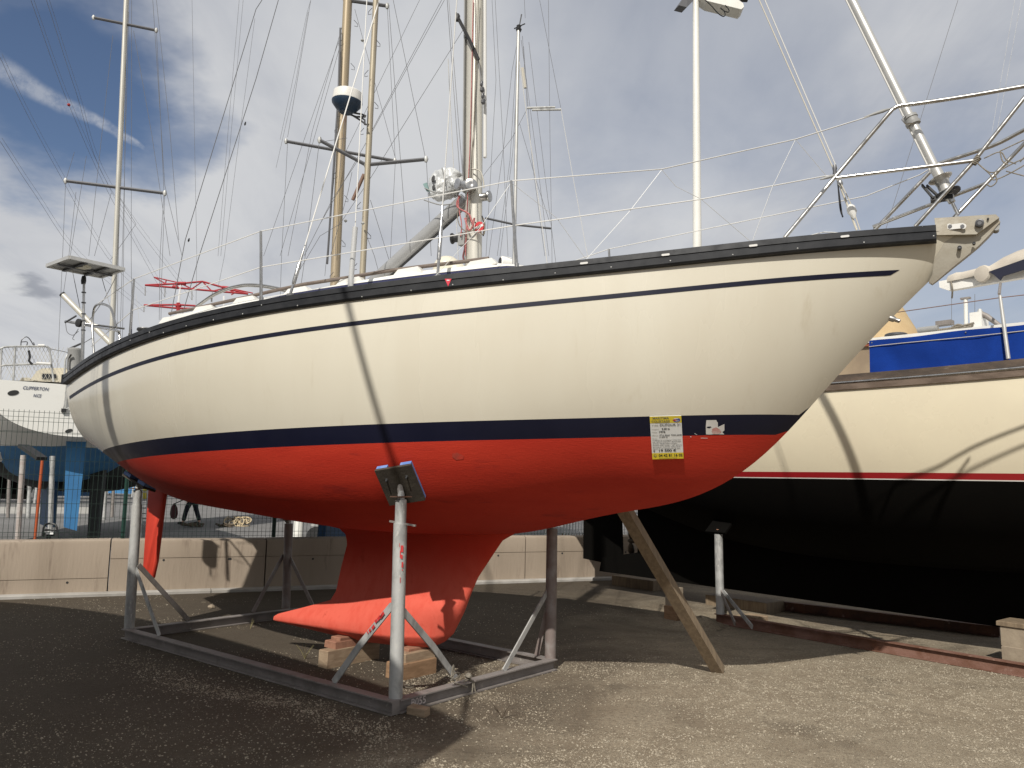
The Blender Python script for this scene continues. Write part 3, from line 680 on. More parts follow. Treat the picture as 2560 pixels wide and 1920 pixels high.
# lashings round the pulpit
def coil(c, ax, r, turns, rr, mt, name, par, step=.012):
    ax = np.array(ax, float)/np.linalg.norm(ax); a = np.cross(ax, (0.3, .2, 1)); a /= np.linalg.norm(a); c2 = np.cross(ax, a)
    pts = [np.array(c)+ax*(step*t/(2*math.pi)-step*turns/2)+r*(math.cos(t)*a+math.sin(t)*c2) for t in np.linspace(0, 2*math.pi*turns, int(10*turns))]
    return G().tube(pts, rr, 6).build(name, mt, par, smooth=60)
coil(m1[1], l2[2]-l2[0], .019, 5, .005, ROPEG, 'lashing', Y)
g = G()
for pts in ([(2440, 405), (2468, 428), (2490, 430), (2530, 410), (2570, 392)], [(2440, 405), (2475, 436), (2484, 450), (2520, 436), (2575, 405)], [(2484, 430), (2492, 452), (2478, 466), (2466, 460)], [(2460, 396), (2500, 380), (2516, 400), (2540, 410)], [(2500, 378), (2506, 402), (2520, 412)], [(2500, 378), (2560, 350)], [(2550, 405), (2575, 378)], [(2515, 428), (2560, 440)]):
    g.tube(smoothpath([H.at(px, py, .12)[2] for px, py in pts], 4), .0045, 5)
g.build('net_lashing', ROPEG, Y, smooth=60)

# furler and forestay
fb, ft = H.at(2394, 534, 0)[2], H.at(2130, 0, 0)[2]
ax = (ft-fb)/np.linalg.norm(ft-fb); Lf = np.linalg.norm(ft-fb)
def fp(px, py): 
    p = H.at(px, py, 0)[2]; return fb+ax*((p-fb)@ax)
drum = fp(2349, 450); 
fo = G(); fo.tube([fp(2342, 432), fp(2330, 405)-ax*.0, ft+ax*9], .031, 14).build('furler_foil', ALU, Y, smooth=60)
G().tube([fp(2352, 425)-H.fx*.036+V3(0,0,0), ft-H.fx*.036+ax*9], .008, 6).build('foil_groove', WIREW, Y, smooth=60)
G().lathe(fp(2280, 300)-ax*.04, ax, [(0, .034), (.0, .05), (.02, .052), (.024, .046), (.05, .046), (.054, .052), (.075, .05), (.078, .034)], 18).build('swivel', GREYP, Y, smooth=35)
G().tube([fp(2262, 300)+H.st*.05-H.fx*.03, fp(2262, 312)+H.st*.06-H.fx*.06, fp(2272, 322)+H.st*.06-H.fx*.05, fp(2276, 318)+H.st*.04], .008, 6).build('shackle', STEEL, Y, smooth=60)
d0 = fp(2368, 484)
G().lathe(d0, ax, [(-.045, .022), (-.045, .030), (-.01, .030), (-.008, .075), (.004, .082), (.012, .06), (.03, .045), (.075, .042), (.10, .05), (.118, .078), (.126, .082), (.130, .04), (.135, .036), (.21, .036)], 22).build('furler_drum', ALU, Y, smooth=30)
G().lathe(d0, ax, [(-.012, .084), (.0, .088), (.010, .084)], 22).build('drum_rim', RUBBER, Y, smooth=30)
g = G(); f0 = fp(2360, 500); g.beam(f0-H.fx*.10+H.st*.02, f0-H.fx*.17+H.st*.02+V3(0, 0, .11), .05, .012); g.beam(f0-H.fx*.06+H.st*.02, f0-H.fx*.14+H.st*.02+V3(0, 0, .10), .05, .012); g.beam(f0-H.fx*.12, f0+H.fx*.02, .07, .03); g.build('line_guide', RUBBER, Y)
G().tube([fb-ax*.01, fp(2380, 508)], .012, 8).build('toggle', STEEL, Y, smooth=50)
G().lathe(fp(2377, 502), ax, [(-.02, .012), (-.015, .024), (.03, .026), (.035, .014)], 12).build('turnbuckle', STEEL, Y, smooth=40)

# lifelines, stanchions, netting cord
LU = [(240, 762), (335, 697), (652, 578), (1278, 452), (1654, 423), (1990, 348), (2170, 292), (2225, 272)]
LD = [(228, 866), (333, 775), (652, 668), (1290, 563), (1753, 498), (2058, 441), (2084, 438)]
def epath(pts, inset=.055): return [H.edge(px, py, inset)[2] for px, py in pts]
G().tube(epath(LU), .0042, 6).build('lifeline', WIREW, Y, smooth=60); G().tube(epath(LD), .0042, 6).build('lifeline', WIREW, Y, smooth=60)
for q, e_ in ((LU, [H.at(2165, 490, YQ-.12)[2], H.at(2300, 437, YQ-.03)[2], pbend]), (LD, [H.at(2060, 580, YQ-.2)[2], H.at(2176, 586, YQ)[2]])): G().tube([mir(p) for p in epath(q)[:4]]+e_, .0042, 6).build('lifeline', WIREW, Y, smooth=60)
for t_, f_ in (((335, 697), (325, 842)), ((652, 578), (653, 752)), ((1278, 452), (1292, 668))):
    a, c = H.edge(*t_, .055)[2], H.edge(*f_, .055)[2]
    for pr_ in ((a, c), (mir(a), mir(c))):
        s_ = G(); s_.tube([pr_[1]-V3(0, 0, .02), lerp(pr_[1], pr_[0], .5), pr_[0]], [.0145, .0125, .011], 8); s_.lathe(pr_[1]-V3(0, 0, .04), (0, 0, 1), [(0, .03), (.01, .03), (.012, .018), (.07, .018)], 10)
        s_.build('stanchion', STEEL, Y, smooth=40)
g = G()
ZZ = [(1278, 456), (1200, 570), (1088, 690)], [(1280, 458), (1392, 545), (1466, 650)], [(1654, 425), (1575, 527), (1466, 648)], [(1655, 425), (1690, 466), (1753, 498), (1879, 606)], [(1988, 350), (1930, 470), (1880, 606)], [(1990, 350), (2066, 440)], [(340, 735), (350, 818)]
for q in ZZ: G().tube(epath(q), .0022, 5).build('netting_cord', WIRE, Y, smooth=60)
g = G()
for (a, c) in (((2225, 272), (2160, 293)), ((2088, 438), (2050, 449))):
    A, C = H.edge(*a, .055)[2], H.edge(*c, .055)[2]; G().tube([A, lerp(A, C, .25), lerp(A, C, .6), C], [.006, .013, .011, .004], 7).build('line_lashing', GREYP, Y, smooth=60)

# chain plates and shrouds
def shroud(top, bot, tb, r, name='shroud', k=1., inset=.16, mt=WIREW):
    A = H.edge(*bot, inset)[2]; x, z, P, y = H.edge(*bot, inset)
    T = H.at(*top, y*.55)[2]; d = (T-A)/np.linalg.norm(T-A)
    G().tube([A+d*tb, T+d*6], r, 6).build(name, mt, Y, smooth=60)
    q = G(); q.tube([A, A+d*tb*.25], .012, 8); q.lathe(A+d*tb*.22, d, [(0, .010), (.02, .017), (tb*.45, .017), (tb*.5, .010), (tb*.55, .011), (tb*.8, .008)], 10); q.box(A, (.06, .02, .03), (H.fx, H.st, (0, 0, 1)))
    q.build('turnbuckle', STEEL, Y, smooth=40)
shroud((948, 0), (725, 738), .42, .0055)
shroud((1142, 0), (1094, 692), .62, .0055)
x, z, P, y = H.edge(876, 716, .18)
A = P; T = H.at(888, 568, y)[2]; d = (T-A)/np.linalg.norm(T-A)
G().tube([A, T], .022, 14).build('shroud_sleeve', GREYP if False else mat('pale_grey_tube', (.55, .55, .54), .35, .2), Y, smooth=60)
G().tube([T, H.at(921, 0, y*.6)[2]+V3(0, 0, 2)], .0045, 6).build('shroud', WIREW, Y, smooth=60)
for q in (((948, 0), (725, 738)), ((1142, 0), (1094, 692))):
    A = H.edge(*q[1], .16)[2]; T = H.at(*q[0], .6)[2]; G().tube([mir(A), mir(T)], .0045, 6).build('shroud', WIREW, Y, smooth=60)

# mast, boom, winches
xm, zm, PM = H.at(1183, 655, 0); xt_, zt_, PT = H.at(1188, 0, 0)
ma = G(); R = []
top = PT+(PT-PM)*1.15
for t in np.linspace(-.08, 1, 14):
    c = lerp(PM, top, t); R.append([c+H.fx*.085*math.cos(a)+H.st*.068*math.sin(a) for a in np.linspace(0, 2*math.pi, 20, endpoint=False)])
ma.grid(R, close=True); mast = ma.build('mast', MASTM, Y, smooth=50)
g = G(); g.beam(lerp(PM, top, .12)-H.fx*.088+H.st*.03, top-H.fx*.088+H.st*.03, .05, .012, up=tuple(H.fx)); g.build('mast_track', ALUG, Y)
q0 = H.at(1208, 385, .02)[2]; g = G(); g.tube([q0+H.fx*.02, q0+(top-PM)*.5], .016, 8); g.lathe(q0+H.fx*.02-V3(0, 0, .045), (0, 0, 1), [(0, .006), (.01, .017), (.045, .019)], 10); g.build('spinnaker_track', WIREW, Y, smooth=40)
bA, bB = H.at(1140, 520, 0)[2], H.at(952, 690, 0)[2]; bd = (bB-bA)/np.linalg.norm(bB-bA); bA = bA-bd*.12
g = G(); R = []
bu = np.cross(bd, H.st); bu /= np.linalg.norm(bu)
for t in (0, .3, .6, 1., 1.35):
    c = lerp(bA, bB, t); R.append([c+H.st*.052*math.cos(a)+bu*.072*math.sin(a) for a in np.linspace(0, 2*math.pi, 18, endpoint=False)])
g.grid(R, close=True); g.f.append(tuple(range(18))); g.f.append(tuple(range(len(g.v)-18, len(g.v))))
boom = g.build('boom', ALUG, Y, smooth=50)
sgn = 1 if bu[2] < 0 else -1
G().beam(lerp(bA, bB, .1)+bu*.078*sgn, lerp(bA, bB, 1.3)+bu*.078*sgn, .02, .012, up=tuple(bu)).build('boom_track', RUBBER, boom)
def winch(px, py, y, axis, r=.055, h=.13, mt=STEEL, name='winch'):
    p = H.at(px, py, y)[2]; axis = np.array(axis, float); axis /= np.linalg.norm(axis)
    G().lathe(p-axis*h*.6, axis, [(0, r*.9), (h*.1, r), (h*.3, r*.75), (h*.7, r*.72), (h*.85, r*1.05), (h*.95, r), (h, r*.55), (h*.96, r*.25)], 18).build(name, mt, Y, smooth=35)
winch(1150, 461, .16, (H.st*.9-H.fx*.5), .05, .10, mat('grey_drum', (.30, .31, .33), .4, .4)); winch(1178, 465, .12, (H.st+H.fx*.6), .055, .13); winch(1214, 492, -.02, (H.fx-H.st*.1), .052, .13)
winch(1140, 596, .06, (-H.fx+H.st*.25), .05, .13, RUBBER)
g = G(); g.box(H.at(1157, 598, .06)[2], (.07, .06, .12), (H.fx, H.st, (0, 0, 1))); g.build('cleat_block', GREYP, Y)
p = H.at(1199, 568, .10)[2]; G().lathe(p, H.st, [(0, .05), (.012, .05), (.014, .03)], 18).build('float_disc', SIGR, Y, smooth=30)
G().beam(p+H.st*.0155-H.fx*.045-V3(0, 0, .012), p+H.st*.0155+H.fx*.045+V3(0, 0, .012), .004, .022).build('disc_print', PAPER, Y)
def mrope(pts, y, r, mt, name='halyard'): G().tube(smoothpath([H.at(px, py, y)[2] for px, py in pts], 5), r, 6).build(name, mt, Y, smooth=60)
mrope([(1183, 0), (1176, 330), (1170, 470), (1166, 560), (1164, 640)], .085, .0048, ROPER)
mrope([(1196, 0), (1192, 120), (1186, 300), (1178, 400), (1172, 560)], .085, .004, ROPEG); mrope([(1192, 0), (1186, 250), (1178, 480), (1170, 555)], .09, .003, ROPEG)
mrope([(1150, 490), (1143, 505), (1146, 520), (1172, 535), (1180, 556), (1186, 545), (1180, 560)], .12, .009, ROPER)
mrope([(1146, 488), (1147, 520), (1154, 560), (1152, 590)], .12, .006, ROPER); mrope([(1162, 545), (1172, 575), (1182, 565), (1186, 545)], .12, .009, ROPER)
mrope([(1146, 520), (1144, 545), (1150, 565), (1165, 578), (1185, 575), (1200, 560)], .13, .005, ROPEG); mrope([(1188, 555), (1200, 580), (1210, 585), (1212, 560), (1208, 545)], .10, .006, ROPEG)
mrope([(1160, 600), (1162, 620), (1158, 640), (1160, 652)], .08, .010, mat('striped_rope', (.16, .06, .06), .9)); mrope([(1180, 422), (1200, 428), (1208, 450), (1210, 470)], .10, .006, NET)
mrope([(1205, 540), (1211, 565), (1208, 590)], .08, .007, ROPEB)
# boom strop with its block, snap shackle and chain
mrope([(1140, 32), (1146, 50), (1170, 96), (1196, 150)], .12, .010, ROPEB, 'strop'); mrope([(1148, 46), (1173, 94), (1198, 148)], .10, .009, ROPEB, 'strop')
mrope([(1196, 150), (1203, 207)], .1, .005, WIRED, 'strop')
for k_ in range(4):
    a = H.at(1203+k_*1.5, 208+k_*15, .1)[2]; G().lathe(a-V3(0, 0, .03), (0.1, .05, 1), [(0, .008), (.012, .02 if k_ % 2 else .014), (.045, .02 if k_ % 2 else .014), (.055, .008)], 8).build('shackle', GREYD, Y, smooth=40)
G().lathe(H.at(1143, 44, .12)[2]-V3(0, 0, .04), (.1, 0, 1), [(0, .01), (.01, .025), (.06, .022), (.08, .01)], 8).build('block', RUBBER, Y, smooth=40)
for a, c in (((1118, 0), (1150, 440)), ((1122, 0), (1157, 440))): mrope([a, c], .1, .003, WIRED, 'lazy_line')
# inner forestay pair with its tackle
for a, c in (((1898, 0), (2088, 432)), ((1912, 0), (2092, 420))):
    A, C = H.at(*a, .0)[2], H.at(*c, .0)[2]; G().tube([C, A+(A-C)*1.0], .0048, 6).build('inner_forestay', NET if a[0] < 1900 else WIREW, Y, smooth=60)
mrope([(2085, 425), (2110, 490), (2142, 575)], .0, .008, NET, 'inner_forestay'); mrope([(2092, 440), (2104, 530), (2107, 541), (2100, 520), (2094, 450)], .0, .005, ROPEB, 'tackle_line'); mrope([(2098, 450), (2128, 512), (2150, 575)], .02, .004, NET, 'tackle_line')
for (px, py, r_) in ((2101, 459, .02), (2130, 528, .034)):
    a = H.at(px, py, .01)[2]; d = V3(*(H.at(px+8, py+22, .01)[2]-a)); d /= np.linalg.norm(d); G().lathe(a-d*r_*1.6, d, [(0, r_*.4), (r_*.6, r_*.9), (r_*1.8, r_), (r_*2.8, r_*.5), (r_*3.3, r_*.35)], 10).build('block', WIREW if py > 500 else STEEL, Y, smooth=40)
G().lathe(H.at(2087, 428, .01)[2], V3(0, 0, 1), [(-.05, .014), (-.03, .018), (0, .014), (.02, .018), (.05, .012)], 8).build('block', GREYD, Y, smooth=30)
# dorade cowl, small vent, winch aft
p = H.at(1118, 668, .25)[2]; G().lathe(p-V3(0, 0, .05), (0, 0, 1), [(0, .13), (.03, .13), (.07, .125), (.11, .10), (.14, .06), (.15, .0)], 20).build('dorade_vent', CREAMP, Y, smooth=50)
G().lathe(H.at(1140, 668, .25)[2]-V3(0, 0, .05), (0, 0, 1), [(0, .09), (.05, .09), (.08, .06), (.09, .0)], 16).build('dorade_vent', CREAMP, Y, smooth=50)
p = H.edge(1275, 654, .35, .8)[2]; G().lathe(p-H.fx*.05, -H.fx*.6+H.st*.7, [(-.05, .045), (.03, .05), (.04, .04)], 14).build('cowl', WHITE, Y, smooth=40); G().lathe(p-H.fx*.075+H.st*.03, -H.fx*.6+H.st*.7, [(0, .036), (.004, .036)], 14).build('cowl_mouth', RUBBER, Y)
x, z, P, y = H.edge(362, 838, .28); G().lathe(P-V3(0, 0, .07), (0, 0, 1), [(0, .075), (.05, .075), (.055, .058), (.10, .055), (.115, .078), (.128, .078), (.135, .05)], 20).build('sheet_winch', RUBBER, Y, smooth=35); G().lathe(P+V3(0, 0, .062), (0, 0, 1), [(0, .076), (.008, .072), (.012, .02)], 20).build('winch_cap', STEEL, Y, smooth=35)
# spray hood hoops
for dy, dz in ((.0, 0.), (.05, -.016)):
    pts = [H.at(px, py, .62-dy)[2]+V3(0, 0, dz) for px, py in ((490, 766), (530, 738), (565, 722), (590, 715), (618, 711), (655, 713), (690, 719), (722, 727))]
    G().tube(smoothpath(pts, 4), .011, 8).build('spray_hood_hoop', STEEL, Y, smooth=60)
G().tube([H.at(529, 740, .55)[2], H.at(529, 755, .55)[2]], .008, 6).build('hoop_fitting', STEEL, Y, smooth=60)
# pushpit, solar panel on its pole, canister
ps = [H.edge(235, 884, .06)[2], H.edge(231, 815, .06)[2], H.edge(236, 770, .06)[2], H.edge(250, 760, .06)[2], H.edge(268, 764, .06)[2], H.edge(279, 775, .06)[2], H.edge(290, 818, .06)[2]]
G().tube(smoothpath(ps, 5), .0125, 8).build('pushpit', STEEL, Y, smooth=60)
p2 = [H.edge(300, 850, .06)[2], H.edge(298, 833, .06)[2], H.edge(288, 826, .06)[2], H.at(225, 815, .30)[2], H.at(165, 803, .1)[2], mir(H.at(200, 800, .3)[2])]
G().tube(smoothpath(p2, 5), .0125, 8).build('pushpit', STEEL, Y, smooth=60)
sp0, sp1 = H.at(207, 905, .30)[2], H.at(210, 690, .30)[2]
g = G(); g.tube([sp0-V3(0, 0, .1), lerp(sp0, sp1, .45)], .020, 10); g.tube([lerp(sp0, sp1, .45), sp1], .015, 10); g.build('solar_pole', STEEL, Y, smooth=50)
g = G()
for t in (.36, .47, .55, .68, .80): g.lathe(lerp(sp0, sp1, t), (0, 0, 1), [(0, .026), (.012, .026)], 10)
g.build('pole_clamp', GREYD, Y, smooth=40)
G().lathe(sp1-V3(0, 0, .10), (0, 0, 1), [(0, .024), (.04, .030), (.08, .026), (.10, .02)], 10).build('pole_joint', RUBBER, Y, smooth=40)
ZPn = sp1[2]+.04
cs = [gz(px, py, ZPn) for px, py in ((112.5, 668), (172, 646), (314, 677), (254, 696))]
cc_ = np.mean(cs, axis=0); sf = .95
cs = [cc_+(c-cc_)*sf for c in cs]
g = G(); g.prism([c+(cc_-c)*.01+V3(0, 0, .012) for c in cs], V3(0, 0, .022)); pan = g.build('solar_panel', PANEL, Y)
g = G()
for i in range(4): g.beam(cs[i]+V3(0, 0, .018), cs[(i+1) % 4]+V3(0, 0, .018), .035, .040)
g.build('panel_frame', ALU, pan)
g = G()
for t in (.30, .70): g.beam(lerp(cs[0], cs[3], t), lerp(cs[1], cs[2], t), .035, .028)
g.beam(lerp(cs[0], cs[1], .5)-V3(0, 0, .015), lerp(cs[3], cs[2], .5)-V3(0, 0, .015), .04, .02); g.build('panel_bracket', GREYD, pan)
jb = lerp(cs[1], cs[3], .40); G().box(jb-V3(0, 0, .005), (.16, .10, .03), (H.fx, H.st, (0, 0, 1))).build('junction_box', CREAMP, pan)
p = H.at(186, 918, .25)[2]; g = G(); g.lathe(p-V3(0, 0, .03), (0, 0, 1), [(0, .085), (.22, .085), (.225, .088), (.25, .088), (.26, .06)], 18); g.build('stern_canister', mat('grey_fabric', (.33, .33, .32), .6), Y, smooth=40)
G().tube([H.at(178, 872, .25)[2]-H.fx*.05, H.at(205, 858, .25)[2]], .012, 6).build('canister_strap', GREYD, Y, smooth=50)
g = G(); g.tube(smoothpath([H.at(170, 940, .35)[2], H.at(172, 900, .35)[2], H.at(178, 886, .35)[2]], 4), .012, 8); g.build('stern_handle', STEEL, Y, smooth=60)
p = H.at(200, 808, .3)[2]; G().lathe(p-H.st*.03, H.st, [(0, .03), (.03, .05), (.06, .05), (.065, .03)], 14).build('stern_light', RUBBER, Y, smooth=40)
G().tube([H.at(163, 806, .2)[2], H.at(190, 790, .35)[2]], .011, 6).build('pushpit_brace', GREYD, Y, smooth=60)
g = G()
for pts in ([(164, 808), (168, 830), (182, 838), (196, 828)], [(196, 822), (182, 845), (186, 850)], [(292, 688), (262, 745), (224, 800)], [(254, 692), (276, 770), (290, 820)], [(181, 676), (200, 770)], [(205, 860), (235, 842)]):
    g.tube(smoothpath([H.at(px, py, .3)[2] for px, py in pts], 4), .004, 5)
g.build('wiring', WIRED, Y, smooth=60)
# scraped patch of filler on the waterline stripe
def on_hull(px, py, off):
    y = .8
    for _ in range(30):
        x, z, P = H.at(px, py, y); y = .5*y+.5*(H.ysurf(min(max(x/H.L, 0), 1), z)+off)
    return H.W(x, y, z)
def decal(pts, off, name, mt, par):
    c = np.mean([np.array(p, float) for p in pts], axis=0); g = G()
    V_ = [on_hull(px, py, off) for px, py in pts]; C_ = on_hull(c[0], c[1], off); g.v = [tuple(C_)]+[tuple(v) for v in V_]; n_ = len(pts)
    g.f = [(0, 1+i, 1+(i+1) % n_) for i in range(n_)]
    return g.build(name, mt, par)
FILL = mat('bare_filler', (.62, .60, .57), .8, c2=(.56, .54, .51), scale=7)
decal([(1766, 1050.5), (1791, 1050), (1792, 1054), (1794.5, 1056), (1795, 1072), (1800, 1069), (1808, 1063), (1811, 1060), (1811, 1076), (1806, 1080), (1811, 1086), (1780, 1086), (1774, 1086.5), (1765, 1086), (1764.5, 1066)], .003, 'bare_patch', FILL, Y)
decal([(1781, 1072), (1790, 1068), (1800, 1074), (1803, 1081), (1796, 1085.5), (1782, 1085.5), (1779, 1079)], .0038, 'patch_smear', mat('pink_smear', (.45, .19, .16), .8, c2=(.58, .48, .44), scale=14), Y)
decal([(1767, 1067), (1776, 1066), (1779, 1068), (1773, 1070.5), (1767, 1069)], .0045, 'patch_mark', NAVY, Y)
for q in ([(1736, 1083), (1743, 1086.5), (1742, 1087), (1736, 1084)], [(1726, 1091), (1729, 1092), (1727, 1093.5), (1725, 1092)], [(1752, 1094.5), (1769, 1095), (1769, 1096), (1752, 1095.7)]): decal(q, .003, 'paint_chip', PAPER, Y)
decal([(1130, 1134), (1142, 1131), (1160, 1140), (1158, 1148), (1140, 1150), (1131, 1143)], .003, 'scuff', mat('dark_scuff', (.36, .045, .026), .8, c2=(.50, .04, .02), scale=20), Y)

# wrapped sail bundle lashed over the gooseneck
bc_ = H.at(1112, 458, .05)[2]; g = G(); R = []
e1 = H.fx*.82*1.0+V3(0, 0, .30); e1 /= np.linalg.norm(e1); e2 = np.cross(e1, H.st); e2 /= np.linalg.norm(e2); e2 = e2 if e2[2] > 0 else -e2
for i, t in enumerate(np.linspace(-1, 1, 30)):
    row = []
    for a in np.linspace(0, 2*math.pi, 46, endpoint=False):
        base = (max(0, 1-abs(t)**3.2))**.5
        v_ = Vector((2.6*math.cos(a), 2.6*math.sin(a), 3.2*t))
        cr = .20*(mnoise.noise(v_*.55)) + .16*abs(mnoise.noise(v_*1.3+Vector((5, 1, 2)))) - .10*abs(mnoise.noise(v_*2.3+Vector((1, 7, 3))))
        r_ = max(.05, base*(1.0+cr*1.5))
        if t < -.8: r_ *= .85
        row.append(bc_+e1*(.185*t+(.015*math.sin(3*a)))+H.st*.10*r_*math.cos(a)+e2*(.135*r_*math.sin(a)-.02))
    R.append(row)
g.grid(R, close=True); n_ = 46; g.f.append(tuple(range(n_))); g.f.append(tuple(range(len(g.v)-n_, len(g.v)))); 
wr = thing('wrapped_bundle', 'bundle wrapped in crumpled silver plastic lashed between boom and mast', 'bundle', tuple(bc_-V3(0, 0, .15)))
g.build('plastic_cover', PLAST, wr, smooth=25)
g = G()
for pts in ([(1062, 470), (1090, 482), (1120, 478), (1150, 468)], [(1105, 420), (1112, 460), (1108, 505)], [(1060, 500), (1100, 512), (1130, 510)]): g.tube(smoothpath([H.at(px, py, .17)[2] for px, py in pts], 4), .006, 6)
g.build('lashing', GREYP, wr, smooth=60)
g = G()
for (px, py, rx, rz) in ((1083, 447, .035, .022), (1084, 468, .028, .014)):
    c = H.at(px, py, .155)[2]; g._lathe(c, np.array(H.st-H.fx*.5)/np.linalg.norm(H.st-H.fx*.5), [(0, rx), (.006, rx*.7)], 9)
g.build('fold_shade', mat('shaded_sailcloth', (.06, .06, .06), .9), wr)  # shade in the wrapping, put in as flat dark discs
g = G(); c = [H.at(px, py, .16)[2] for px, py in ((1057, 460), (1066, 456), (1072, 478), (1066, 478))]; g.prism(c, -H.st*.02); g.build('plastic_flap', mat('green_grey_plastic', (.20, .30, .29), .4), wr)

# ------------------------------------------------------------------ for-sale notice taped to the bow
sc_ = [on_hull(px, py, .0) for px, py in ((1624, 1041), (1703, 1039), (1709, 1146), (1631, 1148))]
cen = np.mean(sc_, axis=0); ex = (sc_[1]-sc_[0])+(sc_[2]-sc_[3]); ex /= np.linalg.norm(ex)
nrm = np.cross(ex, (sc_[0]-sc_[3])+(sc_[1]-sc_[2])); nrm /= np.linalg.norm(nrm); nrm = nrm if nrm@H.st > 0 else -nrm
cen = cen+nrm*.015
q = [on_plane(px, py, cen, nrm) for px, py in ((1624, 1041), (1703, 1039), (1709, 1146), (1631, 1148))]
sign = thing('sale_notice', 'yellow and white for sale notice stuck across the waterline of the cream yacht', 'notice', tuple(cen))
def sg(u, v, off=.0): return lerp(lerp(q[3], q[2], u), lerp(q[0], q[1], u), v)+nrm*off   # u across, v up
def patch(u0, u1, v0, v1, off, name, mt, n=4):
    g = G(); g.grid([[sg(u0+(u1-u0)*i/n, v, off) for i in range(n+1)] for v in (v1, v0)]); return g.build(name, mt, sign)
g = G(); g.prism([sg(0, 0, -.004), sg(1, 0, -.004), sg(1, 1, -.004), sg(0, 1, -.004)], nrm*.005); g.build('paper', PAPER, sign)
patch(0, 1, .845, 1, .002, 'yellow_header', YEL); patch(0, 1, 0, .145, .002, 'yellow_footer', YEL)
wS = np.linalg.norm(q[1]-q[0]); hS = np.linalg.norm(q[0]-q[3])
def stext(body, u, v, h, width=None, mt=INK, name='lettering', align='LEFT', shear=0., bold=.0, off=.0035):
    vs, fs = text_mesh(body, 1.0, align, shear, bold); xs = [p[0] for p in vs]; W_ = max(xs)-min(xs); x0 = min(xs)
    sx_ = (width/W_) if width else h*hS/wS*1.4
    g = G(); g.add([sg(u+(p[0]-x0)*sx_, v+p[1]*h*1.4, off) for p in vs], fs); return g.build(name, mt, sign)
stext('MARITIMA', .09, .955, .046, .52, INKG, bold=.02); stext('COURTAGE', .05, .885, .046, .58, INKG, bold=.02)
patch(.17, .60, .850, .856, .003, 'underline', INKG)
def oval(cu, cv, ru, rv, name, mt, off, a0=0, a1=2*math.pi):
    g = G(); pts = [sg(cu+ru*math.cos(a), cv+rv*math.sin(a), off) for a in np.linspace(a0, a1, 22, endpoint=(a1-a0) < 6)]; g.add([sg(cu, cv, off)]+pts, [(0, i+1, (i+1) % len(pts)+1) for i in range(len(pts))]); return g.build(name, mt, sign)
oval(.85, .905, .115, .048, 'logo_oval', SIGB, .003); oval(.83, .925, .085, .024, 'logo_wave', PAPER, .0038, .2, 3.0); oval(.86, .895, .08, .016, 'logo_wave', PAPER, .0038, 3.4, 6.0)
g = G(); g.add([sg(.70, .905, .0042), sg(.80, .925, .0042), sg(.86, .905, .0042), sg(.79, .888, .0042)], [(0, 1, 2, 3)]); g.build('logo_point', SIGR, sign)
stext('TYPE:', .045, .79, .030, .22, INKG); stext('DUFOUR 31', .31, .795, .055, .64, INK, bold=.012)
stext('Longueur:', .045, .705, .022, .24, INKG); stext('9.40 m', .36, .708, .042, .25, INK, bold=.03)
stext('Année:', .045, .632, .022, .17, INKG); stext('1976', .27, .640, .045, .20, INK, bold=.025)
stext('Moteur:', .045, .560, .022, .19, INKG); stext('27 cv diesel  Volvo penta', .27, .565, .034, .71, INK, shear=.2, bold=.02)
stext('(1400 h)', .27, .520, .032, .26, INK, shear=.2, bold=.015); stext('Divers:', .045, .485, .020, .15, INKG)
for i, (tx, wd_) in enumerate((('2 cabines (4 couchages). Voiles bon', .90), ('état. Sellerie extérieure  électronique', .91), ('annexe  équipement complet...', .82), ('Grand voile lattée... spi, génois', .93), ('enrouleur, 2 ancres. Pilote auto', .88), ('bateau à voir rapidement. A saisir', .88))):
    stext(tx, .04, .448-.040*i, .022, wd_, INK, shear=.2, bold=.006)
stext('€', .045, .195, .05, .07, INK, bold=.01); stext('19 500 €', .23, .20, .055, .55, INK, bold=.02)
stext('04 42 81 16 02', .21, .085, .060, .76, INK, bold=.022); stext('www.maritimacourtage.fr', .21, .025, .02, .58, INKG, bold=.01)
oval(.10, .085, .05, .035, 'phone_symbol', INKG, .003); oval(.105, .09, .033, .024, 'phone_symbol', YEL, .0038); stext('✆' if False else '(', .085, .085, .045, .03, INKG, off=.0045)

# ------------------------------------------------------------------ steel cradle under the yacht
ZB = .10
cn, cr_, cl_, cf = gz(986, 1756, ZB), gz(1394, 1649, ZB), gz(307, 1572, ZB), gz(734.7, 1519.8, ZB)
cc0 = (cn+cr_+cl_+cf)/4
crd = thing('steel_cradle', 'galvanised steel boat cradle with four posts around the red keel', 'boat cradle', (cc0[0], cc0[1], 0))
def ins(p, d=.04): return p+(cc0-p)/np.linalg.norm((cc0-p)[:2])*d*1.4
bn, br, bl_, bf = [V3(*(ins(p)[:2]), 0.004) for p in (cn, cr_, cl_, cf)]
da = (bl_-bn)/np.linalg.norm(bl_-bn); dn = (br-bn)/np.linalg.norm(br-bn)
IBM = mat('dirty_galvanised_beam', (.24, .215, .20), .65, .15, c2=(.17, .15, .135), scale=5, lo=.4, hi=.7, c3=(.36, .34, .30), s3=14, lo3=.6, hi3=.72, bump=.25)
G().ibeam(bn-da*.037, bl_+da*.037, ZB).build('beam', IBM, crd); G().ibeam(br, bf, ZB).build('beam', IBM, crd)
b_f = G().ibeam(bn+dn*.044, br+dn*.03, ZB-.002).build('beam', IBM, crd); G().ibeam(bl_+dn*.044, bf-dn*.04, ZB-.002).build('beam', IBM, crd)
# closing web at the near corner
G().box(bn-da*.037+V3(0, 0, ZB/2), (.006, .072, ZB-.022), (da, dn, (0, 0, 1))).build('end_plate', IBM, crd)
